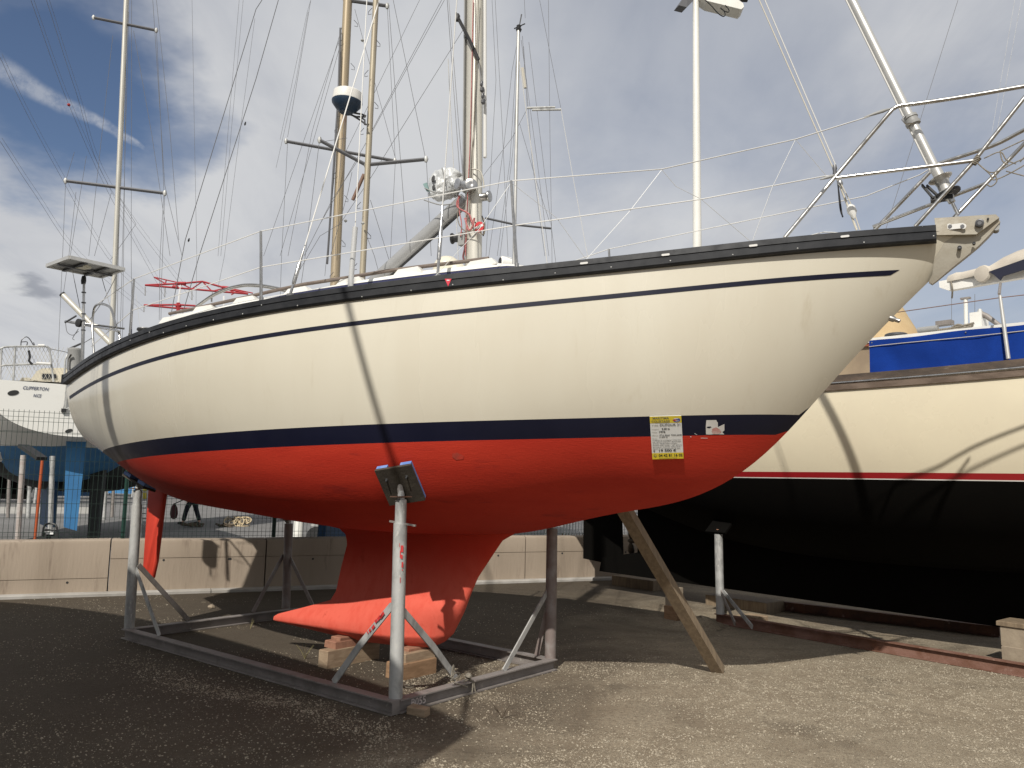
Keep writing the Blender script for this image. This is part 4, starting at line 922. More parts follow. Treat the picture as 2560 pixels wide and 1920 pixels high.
# stencilled number on the near beam
f0 = bn-da*.0; nf = np.cross(dn, (0, 0, 1)); nf = nf if nf@(EYEP-bn) > 0 else -nf
web = bn+nf*.0075
def onweb(px, py): return on_plane(px, py, web, nf)
c0, c1 = onweb(1024, 1757), onweb(1068, 1743); zt = (c0[2]+c1[2])/2
g = G(); add_text(g, 'B055', .078, (c0+c1)/2*V3(1, 1, 0)+V3(0, 0, .046), dn, (0, 0, 1), .0015, bold=.001); g.build('stencil', CHALK, b_f)
posts = [((989, 1745), 1308, (1000, 1238), 'near'), ((1375.7, 1645), None, (1380, 1312), 'right'), ((323, 1570), None, (342, 1216), 'left'), ((714.7, 1520), None, (719.5, 1300), 'far')]
PB = {}
def post(px, py, ytop, tpx, key, mt):
    base = gz(px, py, ZB); PB[key] = base
    topz = on_plane(tpx[0], tpx[1], base, V3(0, 1, 0))
    zo = on_plane(px, ytop, base, V3(0, 1, 0))[2] if ytop else topz[2]-.02
    lean = (topz-base)/(topz[2]-base[2]); lean = V3(lean[0]*.6, 0, 1)
    o_ = G(); a = base; c = base+lean*(zo-base[2]); o_._lathe(a, lean/np.linalg.norm(lean), [(0, .052), (.004, .052), ((zo-base[2]), .052), ((zo-base[2]), .043)], 18)
    p_ = o_.build('post', mt, crd, smooth=40)
    i_ = G(); i_._lathe(c-lean*.2, lean/np.linalg.norm(lean), [(0, .0435), (topz[2]-zo+.2-.02, .0435), (topz[2]-zo+.2-.015, .030), (topz[2]-zo+.2+.02, .026), (topz[2]-zo+.2+.05, .018)], 16); i_.build('inner_tube', GALV, p_, smooth=40)
    return p_, base+lean*(topz[2]-base[2]), c
pn_, tn, cnr = post(989, 1745, 1308, (1000, 1243), 'near', GALV); pr_, tr_, _ = post(1375.7, 1645, None, (1380, 1316), 'right', GALVP); pl_, tl, _ = post(323, 1570, 1262, (342, 1222), 'left', GALV); pf_, tf_, _ = post(714.7, 1520, None, (719.5, 1305), 'far', GALVP)
G().beam(cnr+H.fx*-.10+V3(0, 0, .012), cnr+H.fx*.14+V3(0, 0, -.012), .014, .014).build('locking_pin', GALVD, pn_)
g = G()
for (px, py, w_, h_) in ((1007, 1372, .02, .05), (1006, 1392, .016, .03), (1008, 1412, .012, .04), (1003, 1385, .008, .05), (1008, 1425, .006, .012), (1001, 1363, .004, .03), (1003, 1450, .004, .04)):
    P = on_plane(px, py, PB['near']-V3(0, .05, 0), V3(0, 1, 0)); a = math.asin(max(-.98, min(.98, (P[0]-PB['near'][0]-.012)/.0525))); dirn = V3(math.sin(a), -math.cos(a), 0)
    pp = V3(PB['near'][0]+.006, PB['near'][1], P[2])+dirn*.0525; g.box(pp, (w_, .0015, h_), (np.cross((0, 0, 1), -dirn), dirn, (0, 0, 1)))
g.build('paint_mark', REDP, pn_)
# pads bearing on the hull
def pad(key, top, par, wx, wy, pix=None, dark=PLYD):
    if pix: top0 = top; top = on_hull(*pix, 0.)
    xx = (top-H.pos)@H.fx+H.L/2; u = xx/H.L; S = H.section(u); zo = H.zoff(xx)
    y_ = (top-H.pos)@H.st
    sgy = 1 if y_ > 0 else -1
    i = int(np.argmin((S[:, 0]-abs(y_)*(1 if pix else .93))**2+(S[:, 1]-(top[2]+(0 if pix else .09)-zo))**2)); i = min(max(i, 2), len(S)-3)
    P = H.W(xx, sgy*S[i, 0], S[i, 1]); tz = H.W(xx, sgy*S[i-1, 0], S[i-1, 1])-H.W(xx, sgy*S[i+1, 0], S[i+1, 1]); tz /= np.linalg.norm(tz)
    S2 = H.section(u+.01); P2 = H.W(xx+.01*H.L, sgy*S2[i, 0], S2[i, 1]); tx = P2-P; tx -= tz*(tx@tz); tx /= np.linalg.norm(tx)
    n = np.cross(tx, tz); n = n if n@H.st*sgy > 0 else -n
    if n[2] > 0: n = -n
    c = P+n*.045
    pd = G().box(c+n*.012, (wx, wy, .022), (tx, tz, n)).build('pad', dark, par)
    for k_ in (-1, 1): G().box(c-n*.018+tx*k_*wx*.33+tz*.0, (wx*.30, wy*1.0, .034), (tx, tz, n)).build('rubber_block', BLUEP if sgy > 0 else RUBBER, par)
    for k_ in (-1, 1):
        for j_ in (1,): G().lathe(c+n*.02+tx*k_*wx*.28+tz*wy*.22, n, [(0, .012), (.006, .012), (.008, .006), (.03, .006)], 8).build('bolt', GREYD, par)
    ctr = c+n*.023
    if pix: top = top0
    G().tube([top-V3(0, 0, .02), lerp(top, ctr, .7), ctr-n*.01], [.022, .024, .018], 10).build('swivel_stud', GALVD, par, smooth=40)
    G().box(lerp(top, ctr, .05), (.16, .075, .008), (dn, da, (0, 0, 1))).build('top_plate', RUST, par)
pad('near', tn, pn_, .30, .34, (1006, 1203)); pad('left', tl, pl_, .42, .16); pad('right', tr_, pr_, .26, .26); pad('far', tf_, pf_, .26, .26)
def brace(key, ptop, pbot, mt, par, mid=None):
    base = PB[key]; T = on_plane(*ptop, base, V3(0, 1, 0)); Bm = gz(*pbot, ZB+.004)
    T = T+(Bm-T)/np.linalg.norm(Bm-T)*.0
    d = (Bm-T)/np.linalg.norm(Bm-T); sd_ = np.cross(d, (0, 0, 1)); sd_ /= np.linalg.norm(sd_)
    if mid:
        M_ = lerp(T, Bm, .55)+V3(0, 0, mid); g = G(); g.beam(T, M_, .012, .055, up=(0, 0, 1)); g.beam(M_, Bm, .012, .055, up=(0, 0, 1)); g.build('brace', mt, par)
    else: G().beam(T, Bm, .012, .05).build('brace', mt, par)
b1 = brace('near', (980, 1514), (834, 1706), GALV, crd, .02); brace('near', (1008, 1528), (1140, 1696), GALV, crd, .02)
brace('right', (1370, 1476), (1259, 1678), GALV, crd); brace('right', (1380, 1476), (1342, 1639), GALVP, crd)
brace('left', (346, 1412), (470, 1549), GALVD, crd); brace('left', (338, 1418), (399, 1590), GALV, crd); brace('far', (708, 1388), (632, 1531), GALVP, crd); brace('far', (722, 1388), (792, 1534), GALVP, crd)
g = G(); 
A, C = on_plane(972, 1518, PB['near'], V3(0, 1, 0)), gz(834, 1706, ZB)
for t, w_ in ((.10, .05), (.16, .045), (.21, .03), (.26, .04), (.32, .025), (.12, .03), (.36, .012)):
    p = lerp(A, C, t)+V3(0, 0, .012+.01*math.sin(t*40)); sd_ = np.cross((C-A), (0, 0, 1)); sd_ /= np.linalg.norm(sd_); sd_ = sd_ if sd_[1] < 0 else -sd_
    g.box(p+sd_*.0075, (w_, .0012, .022), ((C-A)/np.linalg.norm(C-A), sd_, np.cross((C-A)/np.linalg.norm(C-A), sd_)))
g.build('paint_mark', REDP, crd)

# rope tied round the brace foot and the beam
rp_ = thing('tied_rope', 'short grey rope knotted round the cradle beam and brace foot', 'rope', tuple(gz(1170, 1690, ZB)))
def yp(pts, Yd): return [at(px, py, Yd) for px, py in pts]
bq_ = gz(1165, 1690, ZB)
def bp(px, py, lift=0.): p = on_plane(px, py, web+nf*.035, nf); return p
for pts in ([(1128, 1700), (1131, 1672), (1134, 1664), (1133, 1690), (1126, 1702)], [(1121, 1690), (1135, 1698), (1150, 1686), (1140, 1682), (1124, 1694)], [(1128, 1700), (1145, 1694), (1150, 1684)], [(1134, 1707), (1152, 1712), (1168, 1718)], [(1160, 1704), (1175, 1698), (1182, 1710), (1180, 1735), (1183, 1740)], [(1172, 1700), (1184, 1706), (1189, 1730), (1200, 1741)], [(1190, 1735), (1182, 1742), (1170, 1742)]):
    G().tube(smoothpath([bp(*p_) for p_ in pts], 5), .0065, 6).build('rope_strand', ROPEG, rp_, smooth=60)
G().lathe(bp(1170, 1690)-V3(0, 0, .02), (.2, .1, 1), [(0, .015), (.012, .03), (.03, .028), (.045, .012)], 7).build('knot', ROPEG, rp_, smooth=50)
# loop of wire on the ground inside the cradle
cl = gz(1022, 1716, .008); o = G().tube([cl+V3(.06*math.cos(a), .045*math.sin(a), .004) for a in np.linspace(0, 5.6, 24)], .003, 5).build('wire_loop', ROPEG, None, smooth=60); tag(o, 'small loop of stiff cord lying on the dirt inside the cradle', 'cord')

# ------------------------------------------------------------------ blocks under the keel
def block(name, near, sa, sn, h, z0, mt, label, group=None, ax=None, seed=0, cat='timber block'):
    """a sawn block with its nearest corner given on plan; sa along the cradle, sn across it"""
    A = ax if ax else (da, dn)
    r = random.Random(seed); g = G(); P = [near, near+A[0]*sa, near+A[0]*sa+A[1]*sn, near+A[1]*sn]
    j = lambda s_: V3(r.uniform(-s_, s_), r.uniform(-s_, s_), r.uniform(-s_, s_)*.5)
    bt = [V3(p[0], p[1], z0)+j(.002)*V3(1, 1, 0) for p in P]; tp_ = [V3(p[0], p[1], z0+h)+j(.003)*V3(1, 1, 0) for p in P]
    ch = .006; c = np.mean(tp_, axis=0); t2 = [p+(c-p)/np.linalg.norm(c-p)*ch*1.4 for p in tp_]; t1 = [p-V3(0, 0, ch) for p in tp_]
    g.v = [tuple(p) for p in bt+t1+t2]
    g.f = [(3, 2, 1, 0)]+[(i, (i+1) % 4, 4+(i+1) % 4, 4+i) for i in range(4)]+[(4+i, 4+(i+1) % 4, 8+(i+1) % 4, 8+i) for i in range(4)]+[(8, 9, 10, 11)]
    o = g.build(name, mt, None); tag(o, label, cat, group); return o
GK = 'timber blocks stacked under the keel'
n1_ = gz(818, 1673)
block('timber_block', n1_, .13, .62, .155, .0, WOODB, 'pale square timber at the bottom of the left stack under the keel', GK, seed=1)
block('timber_block', n1_+da*(-.01)+dn*.10-V3(0, 0, 0)+da*.03, .16, .50, .062, .156, WOODR, 'brown flat board in the middle of the left stack under the keel', GK, seed=2)
block('timber_block', n1_+da*.03+dn*.16, .13, .34, .030, .219, WOODR, 'thin reddish wedge on top of the left stack under the keel', GK, seed=3)
n2_ = gz(1000, 1702)
block('timber_block', n2_-da*.02, .20, .42, .135, .0, WOODO, 'orange brown timber at the bottom of the stack under the bulb nose', GK, seed=4)
block('timber_block', n2_+dn*.06+da*.0, .17, .36, .075, .136, WOODB, 'grey timber in the middle of the stack under the bulb nose', GK, seed=5)
block('timber_block', n2_+dn*.14+da*.05, .11, .22, .026, .212, WOODR, 'thin red brown wedge touching the underside of the bulb', GK, seed=6)
wc = gz(1062, 1795); block('timber_block', wc, .17, .10, .055, .0, WOODB, 'weathered offcut lying below the near corner of the cradle', None, ax=(-H.fx*.95+V3(0, .1, 0), V3(.3, .9, 0)), seed=7)
# timber prop leaning against the forefoot
pb = gz(1797, 1680); x, z, P = H.at(1558, 1266, -.16)
pt_ = P+V3(0, 0, -.01); d = pt_-pb; 
g = G(); g.beam(pb+d*.0+V3(0, 0, .01), pt_, .105, .085, up=(-.6, -.8, .2)); o = g.build('timber_prop', WOODP, None); tag(o, 'long grey timber prop leaning under the red forefoot of the yacht', 'prop')

# ------------------------------------------------------------------ plants and litter on the yard
def twig_plant(px, py, hgt, n, mt, label, seed, spread=.5):
    r = random.Random(seed); c = gz(px, py); t = thing('dry_weed', label, 'weed', tuple(c))
    for k_ in range(n):
        a = r.uniform(0, 6.28); l = hgt*r.uniform(.6, 1.1); dx = V3(math.cos(a)*spread*l, math.sin(a)*spread*l, 0)
        G().tube([c, c+dx*.4+V3(0, 0, l*.5), c+dx+V3(0, 0, l*(.95 if spread < 1 else .35))], [.003, .002, .001], 5).build('stem', mt, t)
twig_plant(1255, 1796, .15, 9, STEM, 'leafless dark weed on the lit gravel in front of the cradle', 3, .9)
twig_plant(762, 1648, .16, 8, GRASS, 'tuft of dry grass beside the left stack of blocks', 5, .6)
twig_plant(626, 1572, .12, 4, GRASS, 'thin dry grass stalks behind the left beam of the cradle', 8, .4)
for k_, (px, py, s_, lab) in enumerate(((1170, 1686, .0, ''), (528, 1520, .05, 'pale fist sized stone by the lit patch near the left post'), (640, 1460, .0, ''), (1425, 1485, .0, ''))):
    if s_:
        c = gz(px, py); g = G(); g.lathe(c-V3(0, 0, .01), (.1, .1, 1), [(0, s_*.7), (s_*.4, s_), (s_*.8, s_*.8), (s_*1.1, s_*.3)], 7); o = g.build('stone', CONCB, None); tag(o, lab, 'stone')

# ------------------------------------------------------------------ the boat standing to the right
R_ = Hull(12.0, (4.66, 10.05), .86, 0., 0., [0, .2, .4, .6, .8, .92, 1], [.75, 1.38, 1.62, 1.64, 1.25, .65, .03], [0, .5, .66, 1], [2.95, 2.915, 2.93, 3.3],
          [0, .15, .3, .5, .7, .85, 1], [2.0, 1.5, 1.0, .82, .88, 1.35, 3.28], [0, .33, .66, 1], [.06, .12, .12, -.1], [.75, .9, .9, .3], [.08, .02, .05, .2], NU=70)
B2 = thing('ketch_hull', 'cream boat with black bottom, red waterline and blue weather cloth at right', 'sailboat', (R_.pos[0], R_.pos[1], 0))
g = R_.both(G(), lambda u: R_.zs(u), lambda u: 1.885, 22); S0 = [R_.W(0, y, z) for y, z in R_.S[0]]+[R_.W(0, -y, z) for y, z in R_.S[0][::-1][1:]]
g.v += [tuple(p) for p in S0]; k = len(g.v); g.f.append(tuple(range(k-len(S0), k))); g.build('hull', GEL2, B2, smooth=40)
R_.both(G(), lambda u: 1.885, lambda u: 1.822, 3).build('waterline_stripe', mat('dark_red_stripe', (.30, .010, .014), .4), B2, smooth=40)
R_.both(G(), lambda u: 1.822, lambda u: 1.812, 2).build('white_line', WHITE, B2, smooth=40)
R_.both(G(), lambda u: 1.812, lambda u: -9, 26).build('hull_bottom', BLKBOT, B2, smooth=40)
kp = [(2.1, 1.5), (2.1, .66), (1.35, .52), (1.3, .30), (8.5, .26), (9.9, 1.4)]
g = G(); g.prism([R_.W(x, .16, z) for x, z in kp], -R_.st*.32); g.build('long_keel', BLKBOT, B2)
rr = [R_.at(px, py, 0)[2] for px, py in ((1462, 1240), (1461, 1396), (1557, 1416), (1551, 1240))]
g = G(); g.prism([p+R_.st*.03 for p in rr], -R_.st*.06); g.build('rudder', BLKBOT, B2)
pc = R_.at(1577, 1352, 0)[2]; g = G()
for sg_ in (1, -1): g.lathe(pc+V3(0, 0, .03*sg_), V3(.1, .1, sg_), [(0, .02), (.06, .05), (.13, .055), (.18, .03), (.19, .0)], 8)
g.lathe(pc-R_.fx*.05, R_.fx, [(0, .02), (.03, .035), (.2, .03)], 8); g.build('propeller', mat('dark_bronze', (.05, .035, .02), .5, .5), B2, smooth=40)
def strake(Hh, za, zb, o0, o1, name, mt, par, x0=0., x1=1.):
    g = G()
    for sd_ in (1, -1):
        R = []
        for u in np.linspace(x0, x1, 50):
            z1, z0 = Hh.zs(u)+za, Hh.zs(u)+zb; y1, y0 = Hh.b(u), Hh.ysurf(u, z0) if zb < 0 else Hh.b(u)
            R.append([Hh.W(u*Hh.L, sd_*(max(y1, y0)+o_), z_) for o_, z_ in ((-.01, z1), (o1, z1), (o1, z0), (-.01, z0))])
        n_ = len(g.v); g.grid(R, close=True)
    return g.build(name, mt, par, smooth=30)
strake(R_, .012, -.058, -.0, .030, 'bulwark_plank', TEAKB, B2); strake(R_, -.060, -.150, 0, .024, 'rubbing_plank', mat('brown_rubbing_plank', (.17, .125, .095), .8, c2=(.10, .07, .05), scale=3, stretch=(1, 1, 3), c3=(.30, .26, .21), s3=6, lo3=.62, hi3=.75, bump=.25), B2)
g = G()
pth = [R_.W(u*R_.L, R_.b(u)+.034, R_.zs(u)-.074) for u in np.linspace(.02, .985, 60)]; g.tube(pth, .017, 8); g.build('metal_strip', STEEL, B2, smooth=50)
for x in np.arange(5.6, 8.6, .33): G().lathe(R_.W(x, R_.b(x/12)+.023, R_.zs(x/12)-.122), R_.st, [(0, .008), (.004, .006)], 8).build('bolt', GREYD, B2)
g = G(); g.grid([[R_.W(u*R_.L, R_.b(u)*t*.98, R_.zs(u)-.10+.05*(1-t*t)) for t in np.linspace(-1, 1, 7)] for u in np.linspace(0, .98, 30)]); g.build('deck', WHITE2, B2)
# cabin with white roof edge, tan side where the cloth ends
ct1, ct2 = R_.at(2180, 846, .95), R_.at(2560, 806, .95)
def zc2(x): return ct1[1]+(x-ct1[0])*(ct2[1]-ct1[1])/(ct2[0]-ct1[0])
xa, xb = ct1[0]-1.4, ct2[0]+1.2
TANS = mat('tan_cabin_side', (.30, .23, .15), .6, c2=(.24, .18, .12), scale=3)
g = G(); g.prism([R_.W(xa, .93, 2.8), R_.W(xb, .93, 2.8), R_.W(xb, .93, zc2(xb)-.05), R_.W(xa, .93, zc2(xa)-.05)], -R_.st*1.86); g.build('cabin', TANS, B2)
g = G(); g.prism([R_.W(xa-.05, .98, zc2(xa)-.05), R_.W(xb, .98, zc2(xb)-.05), R_.W(xb, .98, zc2(xb)), R_.W(xa-.05, .98, zc2(xa))], -R_.st*1.96); g.build('cabin_roof', WHITE, B2)
g = G(); g.prism([R_.W(xa-.05, .965, zc2(xa)-.085), R_.W(xb, .965, zc2(xb)-.085), R_.W(xb, .965, zc2(xb)-.053), R_.W(xa-.05, .965, zc2(xa)-.053)], -R_.st*1.93); g.build('cabin_trim', mat('varnished_trim', (.28, .09, .045), .4), B2)
# blue weather cloth laced to stanchions
def rail2(px, py, inset=.10):
    y = 1.5
    for _ in range(20):
        x, z, P = R_.at(px, py, y); y = .5*y+.5*(R_.b(min(max(x/12, 0), 1))-inset)
    return x, z, P, y
xl_, zt_l = rail2(2173, 853)[:2]
x2_, zt_2 = rail2(2560, 811)[:2]
def ztop2(x): return zt_l+(x-xl_)*(zt_2-zt_l)/(x2_-xl_)
g = G(); R = []; R2 = []
for x in np.linspace(xl_, x2_+1.4, 60):
    y = R_.b(x/12)-.10; a = .006*math.sin(x*9)+.004*math.sin(x*23+1); zb_ = R_.zs(x/12)+.004
    col_ = [R_.W(x, y+a*math.sin(math.pi*t)+.004*math.sin(6*t+x*5), zb_+(ztop2(x)+.006*math.sin(x*7)-zb_)*t) for t in np.linspace(0, 1, 9)]
    R.append(col_); R2.append([p-R_.st*.004 for p in col_])
g.grid(R); g.grid(R2); cloth = g.build('weather_cloth', BLUEC, B2, smooth=60)
G().tube([R_.W(x, R_.b(x/12)-.088, ztop2(x)-.065+.004*math.sin(x*4)) for x in np.linspace(xl_, x2_+1.4, 20)], .004, 5).build('lacing', NET, B2, smooth=60)
for x in (xl_+.03, xl_+.95, xl_+1.9): G().lathe(R_.W(x, R_.b(x/12)-.098, ztop2(x)-.02), R_.st, [(0, .009), (.004, .007)], 8).build('eyelet', STEEL, B2)
a, c = rail2(2500, 739, .07)[2], rail2(2521, 897, .04)[2]
G().tube([c, lerp(c, a, .6), a], [.020, .018, .015], 10).build('stanchion', ALU, B2, smooth=60)
G().tube([rail2(2100, 800, .07)[2], rail2(2255, 779, .07)[2], a-V3(0, 0, .02), rail2(2600, 733, .07)[2]], .005, 6).build('lifeline', mat('brown_wire', (.20, .13, .11), .6), B2, smooth=60)
G().tube([rail2(2498, 735, .07)[2], R_.at(2501, 708, .3)[2]], .014, 6).build('boom_crutch', GALVD, B2)
# boom under its cover
def c2(px, py, y=0.): return R_.at(px, py, y)[2]
A, Cc = c2(2352, 716), c2(2575, 676); d = Cc-A; d /= np.linalg.norm(d); Cc = A+d*5
up_ = np.cross(d, R_.st); up_ /= np.linalg.norm(up_); up_ = up_ if up_[2] > 0 else -up_
g = G(); P_ = [A+up_*.055, A-up_*.02, A+d*.10-up_*.075, Cc-up_*.075, Cc+up_*.055]; g.prism([p+R_.st*.045 for p in P_], -R_.st*.09); g.build('boom', WHITE, B2)
g = G(); R = []
SC = [(2366, 702, .015), (2372, 690, .05), (2392, 682, .07), (2410, 680, .075), (2440, 672, .10), (2478, 664, .12), (2510, 645, .13), (2545, 630, .14), (2600, 612, .15), (2680, 600, .14)]
for i, (px, py, w_) in enumerate(SC):
    t = c2(px, py); s_ = (t-A)@d; bs_ = A+d*s_+up_*.05; hgt = max(.02, (t-bs_)@up_)
    R.append([bs_+R_.st*w_*math.cos(a)*(1+.12*math.sin(3*a+i*1.7))+up_*(hgt*max(0, math.sin(a))**.8*(1+.06*math.sin(5*a+i)) - .02*(1-math.sin(a))) for a in np.linspace(-.15, math.pi+.15, 18)])
g.grid(R); g.build('sail_cover', SAILC, B2, smooth=60)
g = G(); pts = [(2472, 679), (2486, 688), (2500, 701), (2507, 690), (2600, 662), (2620, 634), (2560, 648)]
g.prism([R_.at(px, py, .16)[2] for px, py in pts], -R_.st*.02); g.build('navy_flap', NAVYC, B2)
G().lathe(c2(2455, 684, .12), R_.st*.8-R_.fx*.2, [(-.06, .07), (-.02, .10), (.01, .09), (.02, .04)], 14).build('cover_end', SAILC, B2, smooth=50)
G().tube(smoothpath([c2(2377, 703, .06), c2(2380, 716, .08), c2(2381, 728, .06), c2(2380, 745, .0)], 4), .010, 6).build('sheet_rope', ROPEG, B2, smooth=60)
for px0, px1 in ((2379, 2379), (2437, 2437)): G().tube([c2(px0, 735), c2(px1, 835)], .003, 4).build('sheet_line', WIRED, B2)
G().tube([c2(2414, 748, .3), c2(2416, 838, .3)], .022, 8).build('vent_pipe', WHITE2, B2, smooth=50); G().box(c2(2414, 746, .3), (.10, .05, .02), (R_.fx, R_.st, (0, 0, 1))).build('pipe_cap', GALVD, B2)
G().box(c2(2448, 806, .45), (.12, .20, .20), (R_.fx, R_.st, (0, 0, 1))).build('deck_box', WHITE, B2)
G().tube([c2(2452, 785, .5), c2(2466, 790, .5), c2(2505, 818, .5)], [.035, .03, .022], 10).build('windlass_arm', GALVD, B2, smooth=50)
G().lathe(c2(2450, 786, .48)-V3(0, 0, .02), (0, 0, 1), [(0, .045), (.03, .045), (.05, .03), (.07, .02), (.08, .015)], 12).build('windlass_drum', GALV, B2, smooth=40)
for pts in ([(2300, 832), (2350, 826), (2400, 822), (2432, 814)], [(2310, 829), (2370, 822), (2410, 814), (2435, 808)], [(2370, 828), (2395, 812), (2420, 820), (2432, 812)]):
    G().tube(smoothpath([R_.at(px, py, .8)[2] for px, py in pts], 4), .014, 6).build('coiled_rope', ROPEG, B2, smooth=60)
G().box(c2(2362, 808, .7), (.16, .1, .05), (R_.fx, R_.st, (0, 0, 1))).build('hatch_vent', GALVD, B2)
G().tube([c2(2295, 826, .8), c2(2345, 820, .8)], .032, 10).build('grey_roll', GREYP, B2, smooth=50)
G().lathe(c2(2240, 836, .8)-V3(0, 0, .02), (0, 0, 1), [(0, .12), (.02, .12), (.03, .10)], 16).build('deck_plate', GREYD, B2, smooth=40)
tarp = thing('tan_tarp', 'tan canvas cover rising behind the deck of the right hand boat', 'tarp', tuple(at(2190, 850, 14.5)*V3(1, 1, 0)))
g = G(); R = []
for k_, (py, hw) in enumerate(((728, 8), (733, 34), (745, 52), (775, 72), (800, 84), (835, 104), (900, 140), (1180, 150))):
    c = at(2182, py, 14.5); R.append([c+V3(math.cos(a)*hw*14.5/FPX, math.sin(a)*hw*14.5/FPX*.9, .02*math.sin(6*a+k_)) for a in np.linspace(0, 2*math.pi, 24, endpoint=False)])
g.grid(R, close=True); g.build('canvas', TAN, tarp, smooth=50)

# its stand, blocks and beams
s2b = gz(1801, 1556, .02); s2r = gz(2560, 1693, 0.0); dl = (s2r-s2b)*V3(1, 1, 0); dl /= np.linalg.norm(dl); ln = V3(-dl[1], dl[0], 0)
st2 = thing('rusty_cradle', 'rust brown steel cradle beam with a galvanised post beside the black hull', 'boat cradle', (s2b[0], s2b[1], 0))
G().ibeam(V3(s2b[0], s2b[1], .004)-dl*.06-ln*0, V3(s2b[0], s2b[1], .004)+dl*7.5, .12, .085).build('beam', mat('rust_and_primer', (.13, .055, .03), .8, c2=(.22, .12, .09), scale=3, c3=(.34, .22, .18), s3=5, lo3=.6, hi3=.72, bump=.3), st2)
tp2 = on_plane(1796, 1328, s2b, V3(0, 1, 0))
p2_ = G()._lathe(V3(s2b[0], s2b[1], .124), (tp2-V3(s2b[0], s2b[1], .124))/np.linalg.norm(tp2-V3(s2b[0], s2b[1], .124)), [(0, .052), (.004, .052), (np.linalg.norm(tp2-s2b)-.14, .052)], 16).build('post', GALV, st2, smooth=40)
pz = tp2+V3(0, 0, .03); G().box(pz+ln*.0+V3(.04, .05, .04), (.30, .30, .03), (dl, (ln*.75+V3(0, 0, .6)), np.cross(dl, ln*.75+V3(0, 0, .6)))).build('pad', BLKBOT, st2)
G().tube([tp2-V3(0, 0, .03), pz+V3(.0, .0, -.005)], .028, 10).build('swivel_stud', WOODR, st2, smooth=40)
for off_, e_ in (((1808, 1478), (1881, 1568)), ((1800, 1474), (1838, 1560))):
    T = on_plane(*off_, s2b, V3(0, 1, 0)); bt_ = gz(*e_, .11); G().beam(T, bt_, .014, .05).build('brace', GALV if e_[0] > 1850 else GALVD, st2)
G().ibeam(gz(1850, 1512, .004)*V3(1, 1, 0)+V3(0, 0, .004), gz(2500, 1592, .004)*V3(1, 1, 0)+V3(0, 0, .004), .12, .085).build('beam', RUST, st2)
A2 = (dl, ln)
bk = gz(2512, 1664); block('concrete_block', bk-dl*.02, .42, .40, .19, 0, CONCB, 'lower pale concrete block under the right hand boat at the frame edge', 'concrete blocks under the right hand boat', ax=A2, seed=11, cat='block')
block('concrete_block', bk-dl*.03+ln*.02, .36, .34, .19, .191, CONCB, 'upper pale concrete block under the right hand boat at the frame edge', 'concrete blocks under the right hand boat', ax=A2, seed=12, cat='block')
block('timber_board', bk-dl*.06, .30, .36, .045, .383, WOODP, 'thin grey board on top of the two concrete blocks at right', None, ax=A2, seed=13, cat='board')
bk = gz(1668, 1548); block('timber_block', bk-dl*.05, .20, .22, .17, 0, WOODO, 'tan timber block on the ground behind the leaning prop', 'blocks behind the leaning prop', ax=A2, seed=14)
block('concrete_block', bk-dl*.05+ln*.02, .13, .20, .22, .172, CONCB, 'pale rounded block standing on the tan timber behind the prop', 'blocks behind the leaning prop', ax=A2, seed=15, cat='block')
bk = gz(1838, 1563, .0)+ln*.12; block('timber_block', bk, .26, .20, .12, 0, WOODB, 'short brown timber beside the foot of the right galvanised post', 'blocks by the right post', ax=A2, seed=16)
block('timber_block', bk-dl*.13+ln*.02, .10, .14, .09, 0, WOODB, 'small timber offcut touching the foot of the right galvanised post', 'blocks by the right post', ax=A2, seed=17)
bk = gz(1535, 1468)+V3(0, .3, 0); block('timber_block', bk, .9, .4, .16, 0, WOODP, 'dark timber sleeper under the black rudder of the right hand boat', None, ax=A2, seed=18)
bk = gz(1770, 1520)+V3(.05, .35, 0); block('timber_block', bk, 1.0, .45, .14, 0, WOODP, 'dark timber sleeper under the keel heel of the right hand boat', None, ax=A2, seed=19)
hp_ = gz(1752, 1568); g = G(); R = []
for i in range(7):
    f = i/6; R.append([hp_+V3(math.cos(a)*.34*(1-f)**.7*(1+.2*math.sin(3*a)), math.sin(a)*.26*(1-f)**.7, .13*f+.012*math.sin(5*a+i)) for a in np.linspace(0, 6.28, 16, endpoint=False)])
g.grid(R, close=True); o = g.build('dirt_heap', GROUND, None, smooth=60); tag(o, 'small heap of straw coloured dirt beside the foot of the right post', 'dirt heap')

# ------------------------------------------------------------------ white yacht at left, seen from its stern
Yc = 17.0
tc_ = at(185, 1185, Yc); hdc = math.atan2(-.835, -.55)
C_ = Hull(11, (tc_[0]-.55*5.5, tc_[1]+.835*5.5), hdc, 0, 0, [0, .2, .5, .75, .92, 1], [1.62, 1.78, 1.8, 1.35, .55, .03], [0, .5, 1], [3.50, 3.55, 3.95],
          [0, .08, .2, .4, .6, .8, 1], [2.43, 2.28, 1.85, 1.45, 1.4, 1.75, 3.9], [0, .5, 1], [.10, .12, -.1], [.82, .9, .3], [.02, .0, .2], NU=50)
B3 = thing('white_yacht', 'white yacht seen from its flat stern with blue bottom behind the fence at left', 'sailboat', (C_.pos[0], C_.pos[1], 0))
C_.both(G(), lambda u: C_.zs(u), lambda u: 2.24, 18).build('hull', WHITE2, B3, smooth=40)
C_.both(G(), lambda u: 2.24, lambda u: -9, 14).build('hull_bottom', BLUEB, B3, smooth=40)
S0 = [C_.W(-.012, y, z) for y, z in C_.S[0]]+[C_.W(-.012, -y, z) for y, z in C_.S[0][::-1][1:]]
g = G(); g.prism([p for p in S0], C_.fx*.03); trn = g.build('transom', mat('clean_white_transom', (.78, .77, .72), .4, c2=(.70, .69, .64), scale=2.5, lo=.5, hi=.8), B3)
tn_ = -C_.fx; TP = C_.W(-.016, 0, 3.)
def tpx(px, py): return on_plane(px, py, TP, tn_)
